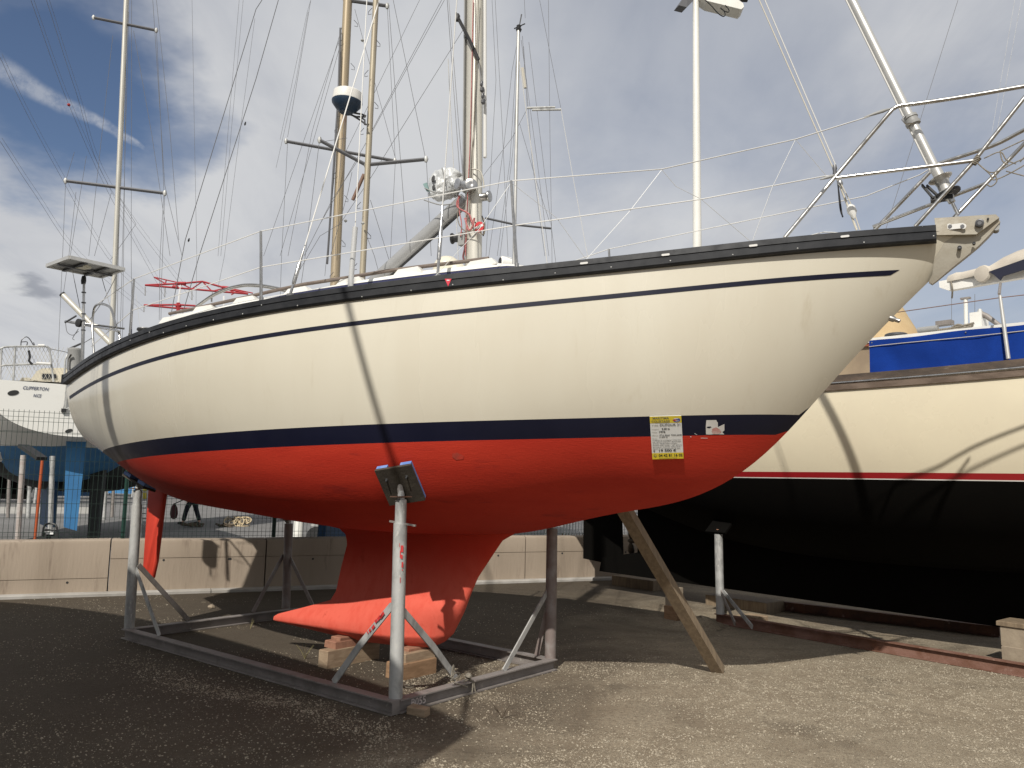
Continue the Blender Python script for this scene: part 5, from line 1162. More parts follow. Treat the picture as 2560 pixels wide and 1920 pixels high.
def ttext(body, px0, px1, py, size):
    a, c = tpx(px0, py), tpx(px1, py); m_ = (a+c)/2; vs, fs = text_mesh(body, size, 'CENTER', .28, .0012); xs = [v[0] for v in vs]; k_ = np.linalg.norm((c-a))/(max(xs)-min(xs)); e_ = C_.st
    g = G(); g.add([m_+e_*v[0]*k_+V3(0, 0, v[1]*1.15)+tn_*.006 for v in vs], fs); return g.build('lettering', INKB, trn)
ttext('CLIPPERTON', 56, 121, 971.5, .082); ttext('NICE', 82, 103, 989.5, .078)
for px, py, rx in ((33, 982, .085), (172, 1077, .06)):
    p = tpx(px, py); g = G(); n_ = 14; g.v = [tuple(p+tn_*.006+C_.st*rx*math.cos(a)*1.15+V3(0, 0, rx*.62*math.sin(a)+.02*math.cos(a))) for a in np.linspace(0, 6.28, n_, endpoint=False)]; g.f = [tuple(range(n_))]; g.build('exhaust_port', INK, trn)
g = G()
for pts in ([(166, 960), (161, 1010), (158, 1025)], [(172, 958), (166, 1005), (163, 1022)], [(158, 1025), (172, 1020)]): g.tube([tpx(px, py)+tn_*.03 for px, py in pts], .012, 6)
g.build('boarding_ladder', GALV, B3, smooth=50); G().box(tpx(159, 1026)+tn_*.03, (.09, .05, .07), (C_.st, tn_, (0, 0, 1))).build('ladder_foot', RUBBER, B3)
g = G(); g.grid([[C_.W(u*11, C_.b(u)*t*.98, C_.zs(u)-.02+.06*(1-t*t)) for t in np.linspace(-1, 1, 7)] for u in np.linspace(0, .98, 20)]); g.build('deck', WHITE2, B3)
def cq(px, py, x=.5): return on_plane(px, py, C_.W(x, 0, 3.), tn_)
CAB = mat('cream_cabin', (.62, .56, .43), .6, c2=(.55, .50, .39), scale=3)
g = G(); g.prism([cq(78, 946, 3.), cq(92, 928, 3.), cq(104, 921, 3.), cq(215, 918, 3.), cq(230, 960, 3.), cq(76, 960, 3.)], C_.fx*2.5); g.build('cabin', CAB, B3)
G().prism([cq(105, 934, 2.97), cq(141, 935, 2.97), cq(141, 946, 2.97), cq(105, 948, 2.97)], C_.fx*.02).build('cabin_window', GLASSD, B3)
g = G(); g.prism([cq(42, 958, .6), cq(55, 944, .6), cq(72, 944, .6), cq(82, 950, .6), cq(170, 954, .6), cq(172, 962, .6), cq(40, 962, .6)], C_.fx*1.2); g.build('coaming', CAB, B3)
PSH = GALV
for pts in ([(-60, 905), (-20, 880), (3, 871), (16, 867), (60, 866), (112, 866), (120, 868), (124, 876), (128, 905), (134, 956)], [(-40, 925), (3, 915), (14, 913), (60, 911), (128, 909)], [(38, 868), (36, 905), (33, 957)], [(4, 872), (2, 915), (0, 955)]):
    G().tube(smoothpath([cq(px, py, .25) for px, py in pts], 4), .020, 7).build('pushpit', PSH, B3, smooth=60)
for pts in ([(52, 866), (54, 850), (66, 842), (76, 850), (86, 868)], [(53, 855), (68, 855), (66, 866)], [(84, 856), (87, 866)]):
    G().tube(smoothpath([cq(px, py, .25) for px, py in pts], 3), .010, 5).build('ring_buoy_rack', GREYD, B3, smooth=60)
G().tube([cq(px, py, .2) for px, py in ((72, 876), (75, 893), (72, 902), (81, 911))], .022, 6).build('pump_handle', RUBBER, B3); G().tube([cq(95, 864, .22), cq(111, 864, .22)], .03, 8).build('danbuoy', WHITE, B3, smooth=50); G().tube([cq(90, 908, .22), cq(126, 910, .22)], .03, 8).build('danbuoy', WHITE, B3, smooth=50)
g = G()
for k_ in range(15):
    x0 = -8+k_*9.5
    g.tube([cq(x0, 868, .27), cq(x0+44, 955, .27)], .0035, 4); g.tube([cq(x0+44, 868, .27), cq(x0, 955, .27)], .0035, 4)
g.build('safety_net', NET, B3, kind='stuff')
G().tube([cq(125, 872, .25), cq(150, 877, .6), cq(190, 886, 1.2)], .008, 5).build('lifeline', WIRED, B3, smooth=60)
G().tube([cq(160, 958, .2), cq(163, 900, .2), cq(168, 888, .2), cq(176, 884, .2)], .02, 7).build('pushpit', PSH, B3, smooth=60)
for py in (975,):
    pass
rq = [on_plane(px, py, C_.W(.55, 0, 2), tn_) for px, py in ((166, 1100), (160, 1318), (192, 1327), (216, 1100))]
g = G(); g.prism([p for p in rq], C_.fx*.08); g.build('rudder', BLUEB, B3)
g = G(); g.prism([C_.W(4.3, .09, 1.6), C_.W(4.0, .09, .35), C_.W(6.6, .09, .3), C_.W(7.2, .09, 1.6)], -C_.st*.18); g.build('keel', BLUED, B3)
# cradle of the white yacht
s3 = thing('boat_stand', 'tall galvanised prop with dark board under the white yacht at left', 'boat stand', tuple(gz(44, 1345)*V3(1, 1, 0)))
YS = 13.6
p0_, p1_ = at(45, 1352, YS), at(58, 1138, YS); p0_ = p0_+(p0_-p1_)*.25; p0_[2] = 0
G().tube([p0_, p1_], .042, 12).build('post', mat('scuffed_white_post', (.50, .48, .45), .6, c2=(.36, .30, .27), scale=4, bump=.2), s3, smooth=50)
g = G(); g.prism([at(46, 1110, YS+.1), at(93, 1142, YS+.1), at(90, 1150, YS+.1), at(43, 1118, YS+.1)], V3(.05, .22, .0)); g.build('pad', RUBBER, s3)
def prop(name, label, a, c, Yd, r, mt, grp=None):
    A, Cx = at(*a, Yd), at(*c, Yd); t = thing(name, label, 'prop', (A[0], A[1], 0), grp); 
    A = A+(A-Cx)/max(1e-6, (Cx-A)[2])*A[2] if A[2] > 0 else A
    G().tube([A, Cx], r, 10).build('post', mt, t, smooth=50); return t
prop('steel_prop', 'bare grey steel prop beside the black trolley at left', (125, 1350), (131, 1140), 15.5, .045, GALV)
prop('steel_prop', 'thin orange strap tensioned down left of the grey prop', (88, 1335), (106, 1150), 15., .026, ORANGE)
prop('steel_prop', 'dark narrow prop at the far left behind the fence', (21, 1250), (24, 1150), 30., .06, GALVD, 'props of the boats behind the fence'); prop('steel_prop', 'slim grey prop right of the scuffed white post', (72, 1250), (76, 1150), 30., .07, GALV, 'props of the boats behind the fence')
prop('steel_prop', 'slim pale prop right of the dark rudder', (262, 1252), (266, 1150), 30., .07, GALV, 'props of the boats behind the fence'); prop('steel_prop', 'slim dark prop left of the green fence post', (282, 1252), (287, 1150), 32., .06, GALVD, 'props of the boats behind the fence')
tl_ = thing('black_trolley', 'black wheeled trolley with a handle behind the wall at left', 'trolley', tuple(gz(130, 1362)*V3(1, 1, 0)))
Yt = 14.2
g = G(); P_ = [at(px, py, Yt) for px, py in ((92, 1350), (104, 1338), (111, 1332), (140, 1332), (147, 1342), (154, 1352))]; g.prism(P_+[at(154, 1400, Yt), at(92, 1400, Yt)], V3(0, .4, 0)); g.build('body', RUBBER, tl_)
for pts in ([(106, 1338), (113, 1312), (139, 1312), (145, 1340)], [(112, 1325), (142, 1325)]): G().tube(smoothpath([at(px, py, Yt-.02) for px, py in pts], 3), .018, 6).build('handle', RUBBER, tl_, smooth=50)
G().prism([at(px, py, Yt-.03) for px, py in ((115, 1330), (133, 1330), (133, 1336), (115, 1336))], V3(0, .01, 0)).build('label_plate', PAPER, tl_)

# ------------------------------------------------------------------ yachts standing in the yard behind
def rigline(par, pts, Yd, r=.006, mt=WIRED, name='stay'):
    r *= .62
    Ys = Yd if isinstance(Yd, (list, tuple)) else [Yd]*len(pts)
    return G().tube([at(px, py, y_) for (px, py), y_ in zip(pts, Ys)], r, 4, cap=False).build(name, mt, par)
def bgyacht(name, label, foot, Yd, beam=3.2, zb=1.15, zd=3.0, colw=WHITE2, colb=BLUED, L=10.5, hd=-math.pi/2, grp=None, keel=True):
    c = at(*foot, Yd); fx = V3(math.cos(hd), -math.sin(hd), 0)
    Hh = Hull(L, (c[0]-fx[0]*L*.05, c[1]-fx[1]*L*.05), hd, 0, 0, [0, .2, .5, .75, .92, 1], [beam*.36, beam*.45, beam*.5, beam*.38, beam*.16, .03], [0, .5, 1], [zd, zd, zd+.4],
              [0, .1, .25, .5, .75, .9, 1], [zd-1.0, zd-1.25, zb+.2, zb, zb+.15, zb+.8, zd+.35], [0, .5, 1], [.1, .12, -.1], [.8, .9, .3], [.03, 0, .2], NU=26)
    t = thing(name, label, 'sailboat', (Hh.pos[0], Hh.pos[1], 0), grp)
    zw = zb+.75
    g = Hh.both(G(), lambda u: Hh.zs(u), lambda u: zw, 8); S0 = [Hh.W(0, y, z) for y, z in Hh.S[0]]+[Hh.W(0, -y, z) for y, z in Hh.S[0][::-1][1:]]
    g.v += [tuple(p) for p in S0]; k = len(g.v); g.f.append(tuple(range(k-len(S0), k))); g.build('hull', colw, t, smooth=40)
    Hh.both(G(), lambda u: zw, lambda u: -9, 8).build('hull_bottom', colb, t, smooth=40)
    g = G(); g.grid([[Hh.W(u*L, Hh.b(u)*q_, Hh.zs(u)-.02+.06*(1-q_*q_)) for q_ in np.linspace(-1, 1, 5)] for u in np.linspace(0, .98, 10)]); g.build('deck', WHITE2, t)
    g = G(); g.prism([Hh.W(L*.3, -.8, zd-.05), Hh.W(L*.3, .8, zd-.05), Hh.W(L*.3, .65, zd+.38), Hh.W(L*.3, -.65, zd+.38)], Hh.fx*L*.32); g.build('cabin', WHITE, t)
    if keel: g = G(); g.prism([Hh.W(L*.40, .07, zb+.1), Hh.W(L*.38, .07, .2), Hh.W(L*.58, .07, .2), Hh.W(L*.62, .07, zb+.1)], -Hh.st*.14); g.build('keel', colb, t)
    return t, Hh
def bgmast(par, top, bot, Yd, wpx, mt, ext=700, name='mast', round_=1.):
    A, Bq = at(*top, Yd), at(*bot, Yd); d = (A-Bq)/(A-Bq)[2]; Bq = Bq-d*(Bq[2]-2.9); A = A+d*(ext*Yd/FPX)
    r = wpx*Yd/FPX/2; g = G(); R = []
    for t_ in np.linspace(0, 1, 6):
        c = lerp(Bq, A, t_); R.append([c+V3(math.cos(a)*r, math.sin(a)*r*1.35, 0) for a in np.linspace(0, 6.283, 12, endpoint=False)])
    g.grid(R, close=True); return g.build(name, mt, par, smooth=50)
def spreader(par, a, c, Yd, r, mt=GREYD, tip=True):
    A, Cx = at(*a, Yd), at(*c, Yd); o = G().tube([A, Cx], r, 7).build('spreader', mt, par, smooth=50)
    if tip:
        for p in (A, Cx): G().lathe(p-V3(0, 0, r*1.6), (0, 0, 1), [(0, r*.7), (r*1.6, r*1.3), (r*3.2, r*.7)], 8).build('spreader_tip', GALV, o, smooth=60)
# left, slim beige mast with two pairs of spreaders and a boom
tL, HL = bgyacht('yacht_behind_stern', 'yacht with tall slim beige mast and raised boom behind the cream stern', (278, 900), 24., colb=DARKG, keel=False)
bgmast(tL, (316, 0), (278, 880), 24, 12, MASTM)
spreader(tL, (234, 44), (391, 76), 24, .045); spreader(tL, (164, 452), (412, 483), 24, .05)
A, Cx = at(158, 738, 24), at(276, 858, 24); G().tube([A, Cx], .085, 12).build('boom', MASTM, tL, smooth=50); G().lathe(A, A-Cx, [(0, .09), (.05, .09), (.06, .06)], 12).build('boom_end', RUBBER, tL, smooth=40)
for pts in ([(282, 89), (252, 360), (222, 640)], [(164, 453), (156.5, 640), (144, 919)], [(216, 390), (175.5, 640)], [(186, 380), (164, 453)], [(278, 482), (236, 640)], [(329, 0), (328, 640), (330, 840)], [(334, 77), (380, 340), (425, 640)], [(382, 0), (412, 463), (455, 640)], [(391, 0), (425, 330), (447, 600)], [(391, 75), (410, 482), (400, 640), (398, 800)], [(412, 483), (404, 700), (402, 820)], [(306, 150), (296, 640), (292, 860)], [(316, 60), (309, 640), (306, 860)], [(322, 30), (300, 860)], [(158, 738), (172, 640), (190, 480)], [(276, 650), (340, 560), (290, 480)]):
    rigline(tL, pts, 24, .011)
g = G(); g.prism([at(px, py, 20.) for px, py in ((228, 1130), (218, 1345), (240, 1345), (262, 1130))], V3(0, .2, 0)); g.build('skeg', DARKG, tL)
# ketch : two tan masts with steps, radar
tK, HK = bgyacht('ketch', 'ketch with two tan masts, mast steps and a white radar dome', (880, 700), 16.5, beam=3.4, zb=1.3, colb=BLUED)
bgmast(tK, (869.5, 0), (838, 690), 17.5, 24, MASTT); bgmast(tK, (940, 0), (906, 690), 15.0, 16, MASTB)
spreader(tK, (715.0, 353), (987, 402), 17.5, .036); spreader(tK, (799, 350), (915, 412), 15.0, .036); spreader(tK, (915, 412), (1065, 398), 15.0, .036); spreader(tK, (862, 0), (968, 15), 17.5, .04)
G().tube([at(910, 436, 15.), at(882, 500, 15.)], .035, 8).build('vang', mat('brown_tube', (.16, .09, .06), .6), tK, smooth=50)
rd = at(868, 252, 14.7); k_ = 14.7/FPX
G().lathe(rd-V3(0, 0, .02), (.06, 0, 1), [(0, 39*k_), (.02, 39.5*k_), (24*k_, 38*k_), (27*k_, 35*k_), (28.5*k_, 22*k_), (29*k_, 0)], 28).build('radar_dome', WHITE, tK, smooth=40)
G().lathe(rd-V3(0, 0, .022), (-.06, 0, -1), [(0, 40*k_), (6*k_, 39*k_), (20*k_, 28*k_), (26*k_, 19*k_), (30*k_, 17*k_)], 28).build('radar_base', RADB, tK, smooth=40)
for pts in ([(864, 282), (890, 292), (914, 292)], [(874, 284), (900, 300), (916, 312)], [(884, 282), (905, 286), (915, 290)], [(900, 292), (912, 300), (912, 312)]): G().tube([at(px, py, 14.8) for px, py in pts], .018, 6).build('radar_bracket', GREYD, tK, smooth=50)
for (px, py, sd_) in ((930, 30, -1), (941, 110, 1), (921, 185, -1), (936, 265, 1), (910, 330, -1), (902, 515, -1), (918, 590, 1), (885, 60, 1), (856, 108, -1), (877, 168, 1), (852, 222, -1), (850, 285, -1), (846, 325, -1), (840, 440, -1), (861, 498, 1), (834, 690, -1), (854, 610, 1), (893, 668, -1)):
    Yd = 14.8 if px > 888 or px == 893 else 17.3
    pts = [(px, py-10), (px+sd_*9, py), (px+sd_*9, py+7), (px+sd_*1, py+5)]; G().tube([at(a, c, Yd) for a, c in pts], .006, 4).build('mast_step', GREYD, tK)
for pts, Yd in (([(777, 0), (719, 343)], 17.5), ([(719, 355), (704, 640), (700, 760)], 17.5), ([(856, 77), (760, 350), (659, 640)], 17.5), ([(850, 115), (770, 400), (700, 640)], 17.5), ([(799, 349), (763, 640), (750, 730)], 15.0), ([(887, 23), (989, 397)], 17.5), ([(968, 12), (988, 397)], 17.5), ([(988, 409), (976, 640), (974, 690)], 17.5), ([(972, 12), (995, 320), (1020, 640)], 15.0), ([(983, 0), (1064, 397)], 15.0), ([(1066, 400), (1078, 640)], 15.0), ([(1049, 0), (864, 380)], 17.5), ([(1111, 0), (929, 332), (800, 560)], 15.0), ([(1104, 0), (925, 335)], 15.0), ([(1163, 66), (927, 444), (850, 560)], 15.0),
                ([(852, 130), (850, 235), (835, 450), (812, 690)], 17.3), ([(868, 245), (845, 470), (838, 640)], 17.3), ([(926, 500), (985, 690)], 15.0), ([(905, 560), (936, 640), (952, 700)], 15.0), ([(800, 355), (868, 345)], 15.0), ([(826, 640), (870, 480), (880, 430)], 15.0), ([(760, 640), (830, 500), (905, 385)], 15.0), ([(740, 690), (800, 590), (850, 560)], 15.0), ([(720, 640), (780, 330), (857, 60)], 17.5)):
    rigline(tK, pts, Yd, .0075)
G().tube([at(851, 70, 17.3), at(846, 235, 17.3), at(818, 660, 17.3)], .022, 8).build('running_backstay', GREYD, tK, smooth=60)
for px, py in ((906, 101), (864, 552), (907, 558)): G().lathe(at(px, py, 14.8)-V3(0, 0, .03), (0, 0, 1), [(0, .01), (.03, .035), (.06, .01)], 10).build('stay_ball', GALV, tK, smooth=60)
# thin mast to the right of the main mast
tC, HC = bgyacht('small_yacht_behind', 'yacht with short silver mast and wrapped masthead right of the main mast', (1287, 660), 25., colb=BLUED)
bgmast(tC, (1296, 78), (1285, 660), 25, 9, ALU, ext=0)
g = G(); pt = at(1297, 72, 25); g.lathe(pt-V3(0, 0, .1), (0, 0, 1), [(0, .07), (.08, .10), (.12, .06), (.2, .08), (.24, .03)], 8); g.tube([pt, pt+V3(.08, 0, .5)], .02, 5); g.tube([pt+V3(-.15, 0, 0), pt+V3(.2, 0, .18)], .02, 5); g.build('masthead', RUBBER, tC)
spreader(tC, (1317, 270), (1388, 268), 25, .035, GALV, False); spreader(tC, (1330, 275), (1402, 274), 25, .035, GALV, False); spreader(tC, (1213, 545), (1290, 562), 25, .035, GREYD, False); spreader(tC, (1290, 562), (1378, 571), 25, .035, GREYD, False)
for pts in ([(1349, 0), (1402, 270)], [(1371, 0), (1375, 347), (1380, 640), (1380, 660)], [(1309, 116), (1330, 400), (1362, 640)], [(1299, 309), (1340, 450), (1374, 555)], [(1306, 90), (1318, 268)], [(1317, 274), (1280, 345), (1200, 450)], [(1311, 0), (1313, 45)], [(1238, 0), (1257, 347), (1270, 640)], [(1222, 640), (1260, 360), (1280, 177), (1296, 90)], [(1243, 640), (1275, 400), (1294, 95)], [(1250, 640), (1282, 380), (1298, 95)], [(1230, 0), (1240, 200), (1215, 640)], [(1303, 100), (1345, 420), (1372, 640)], [(1322, 105), (1360, 420), (1390, 660)]):
    rigline(tC, pts, 25, .010)
rigline(tC, [(1402, 270), (1432, 440), (1469, 640)], 25, .014, WIREW)
G().tube([at(1306, 170, 25), at(1313, 220, 25)], .05, 6).build('radar_reflector', NET, tC)
# long dark stays crossing the sky left of the ketch
tS, HS = bgyacht('sloop_behind', 'sloop whose long dark stays cross the sky left of the ketch', (560, 760), 31., zb=1.5, zd=3.3, hd=-math.pi/2, colb=BLKBOT, keel=False)
for pts in ([(655, 0), (640, 23), (463, 600), (424, 805)], [(696, 0), (640, 197), (498, 640), (455, 790)]): rigline(tS, pts, 20, .016)
for pts in ([(480, 0), (486, 330), (492, 640), (490, 760)], [(598, 0), (570, 330), (545, 640)], [(608, 0), (578, 330), (552, 640)], [(637, 46), (600, 330), (561, 640), (545, 720)], [(777, 0), (768, 30), (700, 350)], [(770, 30), (740, 200), (690, 420)]): rigline(tS, pts, 31, .010)
for (px, py) in ((471, 600), (612, 309)): G().lathe(at(px, py, 20.)-V3(0, 0, .05), (.2, 0, 1), [(0, .01), (.04, .025), (.1, .012)], 6).build('tape_end', RUBBER, tS)
# far dark stay and dashed halyards at the right
tR, HR = bgyacht('yacht_behind_bow', 'yacht whose dark stay slants down behind the pulpit at right', (2230, 600), 34., zb=1.4, colb=BLKBOT, keel=False)
rigline(tR, [(2395, 0), (2215, 571), (2190, 650)], 20, .010); rigline(tR, [(2537, 0), (2487, 290), (2480, 330)], 30, .010, GALV); rigline(tR, [(2553, 0), (2500, 290), (2490, 340)], 30, .010, GALV)

# ------------------------------------------------------------------ lamp post
lb = at(1746, 1185, 17.); lamp = thing('lamp_post', 'tall white lamp post rising behind the bow rail', 'lamp post', (lb[0], lb[1], 0))
zt = at(1745, -30, 17.)[2]
g = G(); g._lathe(V3(lb[0], lb[1], .006), V3(0, 0, 1), [(0, .14), (.5, .14), (.52, .105), (zt*.5, .094), (zt-.3, .066), (zt, .062)], 20); g.build('pole', LAMPW, lamp, smooth=40)
g = G(); g.prism([at(1768, 2, 16.8), at(1853, 23, 16.8), at(1860, 17, 16.8), at(1858, 8, 16.8), at(1842, -4, 16.8), at(1750, -34, 16.8), at(1748, -12, 16.8)], V3(.02, .38, 0)); head = g.build('lamp_head', LAMPW, lamp)
g = G(); g.prism([at(1697, 13, 16.9), at(1717, 18, 16.9), at(1742, -8, 17.), at(1720, -20, 17.)], V3(-.05, .3, .05)); g.build('mounting_plate', GREYD, lamp)
g = G(); g.lathe(at(1862, -2, 16.9)-V3(.1, 0, 0), (1, 0, .1), [(0, .06), (.15, .075), (.16, .05)], 12); g.build('lens_rim', RUBBER, lamp, smooth=40)
G().tube(smoothpath([at(px, py, 16.7) for px, py in ((1763, 0), (1778, 14), (1795, 33), (1808, 41), (1813, 36), (1808, 25), (1801, 20), (1812, 28), (1821, 30), (1822, 24), (1813, 13))], 4), .012, 6).build('cable', RUBBER, lamp, smooth=60)

# ------------------------------------------------------------------ pylon and power lines far behind
Yp = 150.
pyl = thing('power_pylon', 'red and white lattice power pylon far behind the cockpit', 'pylon', tuple(at(447, 1185, Yp)*V3(1, 1, 0)))
def pm(name, segs, r, mt, dz=0):
    g = G()
    for a, c in segs: g.tube([at(*a, Yp+dz), at(*c, Yp+dz)], r*.8, 5)
    return g.build(name, mt, pyl)
pm('cross_arm', [((363, 713), (620, 735)), ((363, 713), (452, 709)), ((452, 709), (506, 704)), ((506, 704), (563, 720)), ((563, 720), (620, 735))], .24, PYR)
pm('lattice', [((430, 718), (452, 709)), ((452, 709), (480, 722)), ((480, 722), (506, 704)), ((506, 704), (530, 728)), ((530, 728), (563, 720)), ((563, 720), (590, 733)), ((595, 727), (578, 737))], .15, PYR)
pm('upper_arm', [((385, 693), (452, 708)), ((385, 693), (414, 709)), ((414, 709), (415, 700))], .15, PYR, 4)
pm('upper_arm', [((563, 718), (632, 733))], .15, PYR, 4)
pm('leg', [((452, 712), (446, 760)), ((560, 740), (560, 765))], .25, PYW)
pm('lower_arm', [((360, 763), (446, 771)), ((360, 763), (446, 762)), ((446, 771), (500, 772)), ((446, 762), (492, 765))], .24, PYR)
pm('node', [((440, 709), (464, 709)), ((432, 717), (444, 719)), ((446, 757), (446, 778)), ((440, 765), (452, 764)), ((556, 719), (572, 721))], .45, PYR)
pm('leg', [((446, 778), (438, 1180)), ((446, 778), (470, 1180)), ((452, 900), (440, 1000))], .3, PYW)
for a, c in (((363, 717), (363, 739)), ((413, 716), (412, 743)), ((480, 728), (480, 750)), ((531, 731), (530, 755)), ((360, 766), (360, 780))): pm('insulator', [(a, c)], .12, GREYP)
for lab, pts in (('thin dark power line with a red marker ball at upper left', [(77, 0), (172, 262), (275, 490), (412, 743)]), ('uppermost thin dark power line left of the beige mast', [(116, 0), (190, 230), (275, 470), (480, 750)]), ('lower thin dark power line crossing the vapour trail', [(0, 143), (60, 270), (140, 420), (266, 640), (363, 739)]), ('lowest thin dark power line at the left edge of the sky', [(0, 353), (90, 490), (197, 640), (360, 780)])):
    ys = np.linspace(70, Yp, len(pts)); t = thing('power_line', lab, 'power line', tuple(at(*pts[-1], Yp)), 'power lines running from the pylon')
    G().tube(smoothpath([at(px, py, y_) for (px, py), y_ in zip(pts, ys)], 6), .022, 4).build('cable', WIRED, t)
    G().tube(smoothpath([at(px+5, py-8, y_) for (px, py), y_ in zip(pts, ys)], 6), .016, 4).build('cable', WIRED, t)
    if 'ball' in lab: G().lathe(at(172, 262, ys[1])-V3(0, 0, .2), (0, 0, 1), [(0, .01), (.05, .13), (.2, .2), (.35, .13), (.4, .01)], 12).build('marker_ball', mat('red_marker_ball', (.35, .02, .02), .5), t, smooth=60)

# ------------------------------------------------------------------ things on the asphalt beyond the wall
rc = gz(592, 1316); t = thing('rope_pile', 'pale rope piled in loops on the asphalt beyond the wall', 'rope', tuple(rc)); r = random.Random(3)
for k_ in range(16):
    c = rc+V3(r.uniform(-.28, .3), r.uniform(-.1, .1), .05+.16*r.random()); a0 = r.uniform(0, 6.28); rx, ry = r.uniform(.10, .22), r.uniform(.10, .2); tl2 = r.uniform(.6, 1.3)
    G().tube([c+V3(rx*math.cos(a), ry*math.sin(a)*math.cos(tl2), max(-c[2]+.02, ry*math.sin(a)*math.sin(tl2))) for a in np.linspace(a0, a0+5.6, 16)], .018, 5).build('rope_loop', mat('pale_rope', (.50, .40, .25), .9) if k_ % 3 else ROPEG, t, smooth=60)
for px, py, sc_2, lab in ((484, 1318, .42, 'dark tangle of old rope lying near the feet of the walking person'), (560, 1318, .25, 'small brown tangle of rope beside the pale rope pile')):
    c = gz(px, py); t = thing('rope_tangle', lab, 'rope', tuple(c))
    for k_ in range(9):
        c2_ = c+V3(r.uniform(-.6, .6)*sc_2, r.uniform(-.4, .4)*sc_2, .02+.06*r.random()); rx = r.uniform(.3, .7)*sc_2; a0 = r.uniform(0, 6)
        G().tube([c2_+V3(rx*math.cos(a), rx*.7*math.sin(a), .03*math.sin(2*a)+.03) for a in np.linspace(a0, a0+5, 14)], .018, 5).build('rope_loop', mat('brown_old_rope', (.10, .075, .05), .9), t, smooth=60)
def bollard(px, py, Yd, label, mt):
    b0 = at(px, py, Yd); t = thing('bollard', label, 'bollard', (b0[0], b0[1], .006)); G()._lathe(V3(b0[0], b0[1], .006), V3(0, 0, 1), [(0, .12), (.02, .12), (.9, .11), (.97, .08), (1.0, .0)], 14).build('post', mt, t, smooth=40)
bollard(746, 1330, 19., 'white bollard beyond the fence just left of the red keel', WHITE2); bollard(1372, 1320, 22., 'white bollard beyond the fence right of the red keel', WHITE2)
t = thing('slatted_pallet', 'pale slatted pallet standing beyond the fence left of the black rudder', 'pallet', tuple(at(1440, 1250, 24.)*V3(1, 1, 0)))
for k_ in range(8): G().box(at(1411+k_*7, 1310, 24.)*V3(1, 1, 0)+V3(0, 0, .55), (.055, .02, 1.05)).build('slat', PAPER, t)
for z in (.2, .8): G().box(at(1436, 1310, 24.)*V3(1, 1, 0)+V3(0, .03, z), (.72, .03, .07)).build('rail', WOODB, t)
t = thing('blue_trailer', 'low trailer with blue tarp beyond the fence beside the keel', 'trailer', tuple(at(830, 1330, 21.)*V3(1, 1, 0)))
G().box(at(840, 1318, 21.)*V3(1, 1, 0)+V3(0, 0, .55), (1.1, .8, .10)).build('bed', GALV, t); G().box(at(842, 1312, 21.)*V3(1, 1, 0)+V3(0, 0, .66), (.9, .7, .12)).build('tarp', mat('blue_tarp', (.01, .05, .22), .7), t)
for dx in (-.4, .4): G().lathe(at(840, 1318, 21.)*V3(1, 1, 0)+V3(dx, -.42, .25), (0, 1, 0), [(0, .24), (.1, .24)], 14).build('wheel', RUBBER, t, smooth=40)
gb = gz(365, 1247); t = thing('gas_bottle', 'yellow gas bottle standing far behind the red rudder', 'gas bottle', tuple(gb)); G()._lathe(gb, V3(0, 0, 1), [(0, .26), (.05, .28), (.6, .28), (.7, .2), (.78, .1)], 12).build('bottle', YELP, t, smooth=40)
t = thing('ladder', 'short silver ladder leaning beyond the fence left of the red rudder', 'ladder', tuple(at(362, 1300, 20.)*V3(1, 1, 0)))
for px in (355, 369): G().tube([at(px, 1215, 20.3), at(px-2, 1352, 19.9)*V3(1, 1, 0)+V3(0, 0, .006)], .022, 6).build('stile', GALV, t)
for py in (1230, 1250, 1270, 1284, 1297, 1312): G().tube([at(355, py, 20.2), at(368, py, 20.2)], .018, 6).build('rung', GALV, t)
G2 = 'yachts on stands in the far yard'
for k_, (px, Yd, hd_, cw, cb, lab) in enumerate(((60, 44., -.2, WHITE, BLKBOT, 'far white yacht on stands behind the stern of the white yacht'), (215, 52., -.6, WHITE, BLUED, 'far white yacht on stands seen beside the blue rudder'), (330, 60., 0.2, WHITE, BLUEB, 'far white yacht on stands seen beside the green fence post'), (1420, 46., .3, WHITE, BLUED, 'far white yacht on stands seen beyond the fence right of the keel'), (760, 48., -.4, WHITE, BLKBOT, 'far white yacht on stands seen beyond the fence behind the keel'))):
    t, Hh = bgyacht('far_yacht', lab, (px, 1180), Yd, colw=cw, colb=cb, hd=hd_, grp=G2, zb=1.3, zd=2.9)
    for u_, s_ in ((.3, 1), (.3, -1), (.65, 1), (.65, -1)):
        q_ = Hh.W(Hh.L*u_, s_*1.25, 0); G().tube([q_+V3(0, 0, .012), q_+V3(0, 0, 1.75)-Hh.st*s_*.2], .06, 6).build('stand_post', GALV, t)

# ------------------------------------------------------------------ the person walking beyond the fence
pf = gz(478, 1311); per = thing('person', 'person in dark trousers and maroon jacket walking beyond the fence with a paddle', 'person', tuple(pf))
def skinned(name, verts, edges, radii, mt, par, root=0, lv=2):
    me = bpy.data.meshes.new(name); me.from_pydata([tuple(np.array(v)) for v in verts], edges, []); o = bpy.data.objects.new(name, me); col.objects.link(o)
    sk = o.modifiers.new('skin', 'SKIN'); me.skin_vertices[0].data[root].use_root = True
    for i, r_ in enumerate(radii): me.skin_vertices[0].data[i].radius = (r_, r_) if np.isscalar(r_) else r_
    ss = o.modifiers.new('sub', 'SUBSURF'); ss.levels = ss.render_levels = lv
    me.materials.append(mt); o.parent = par; ORG[o] = ORG[par]; return o
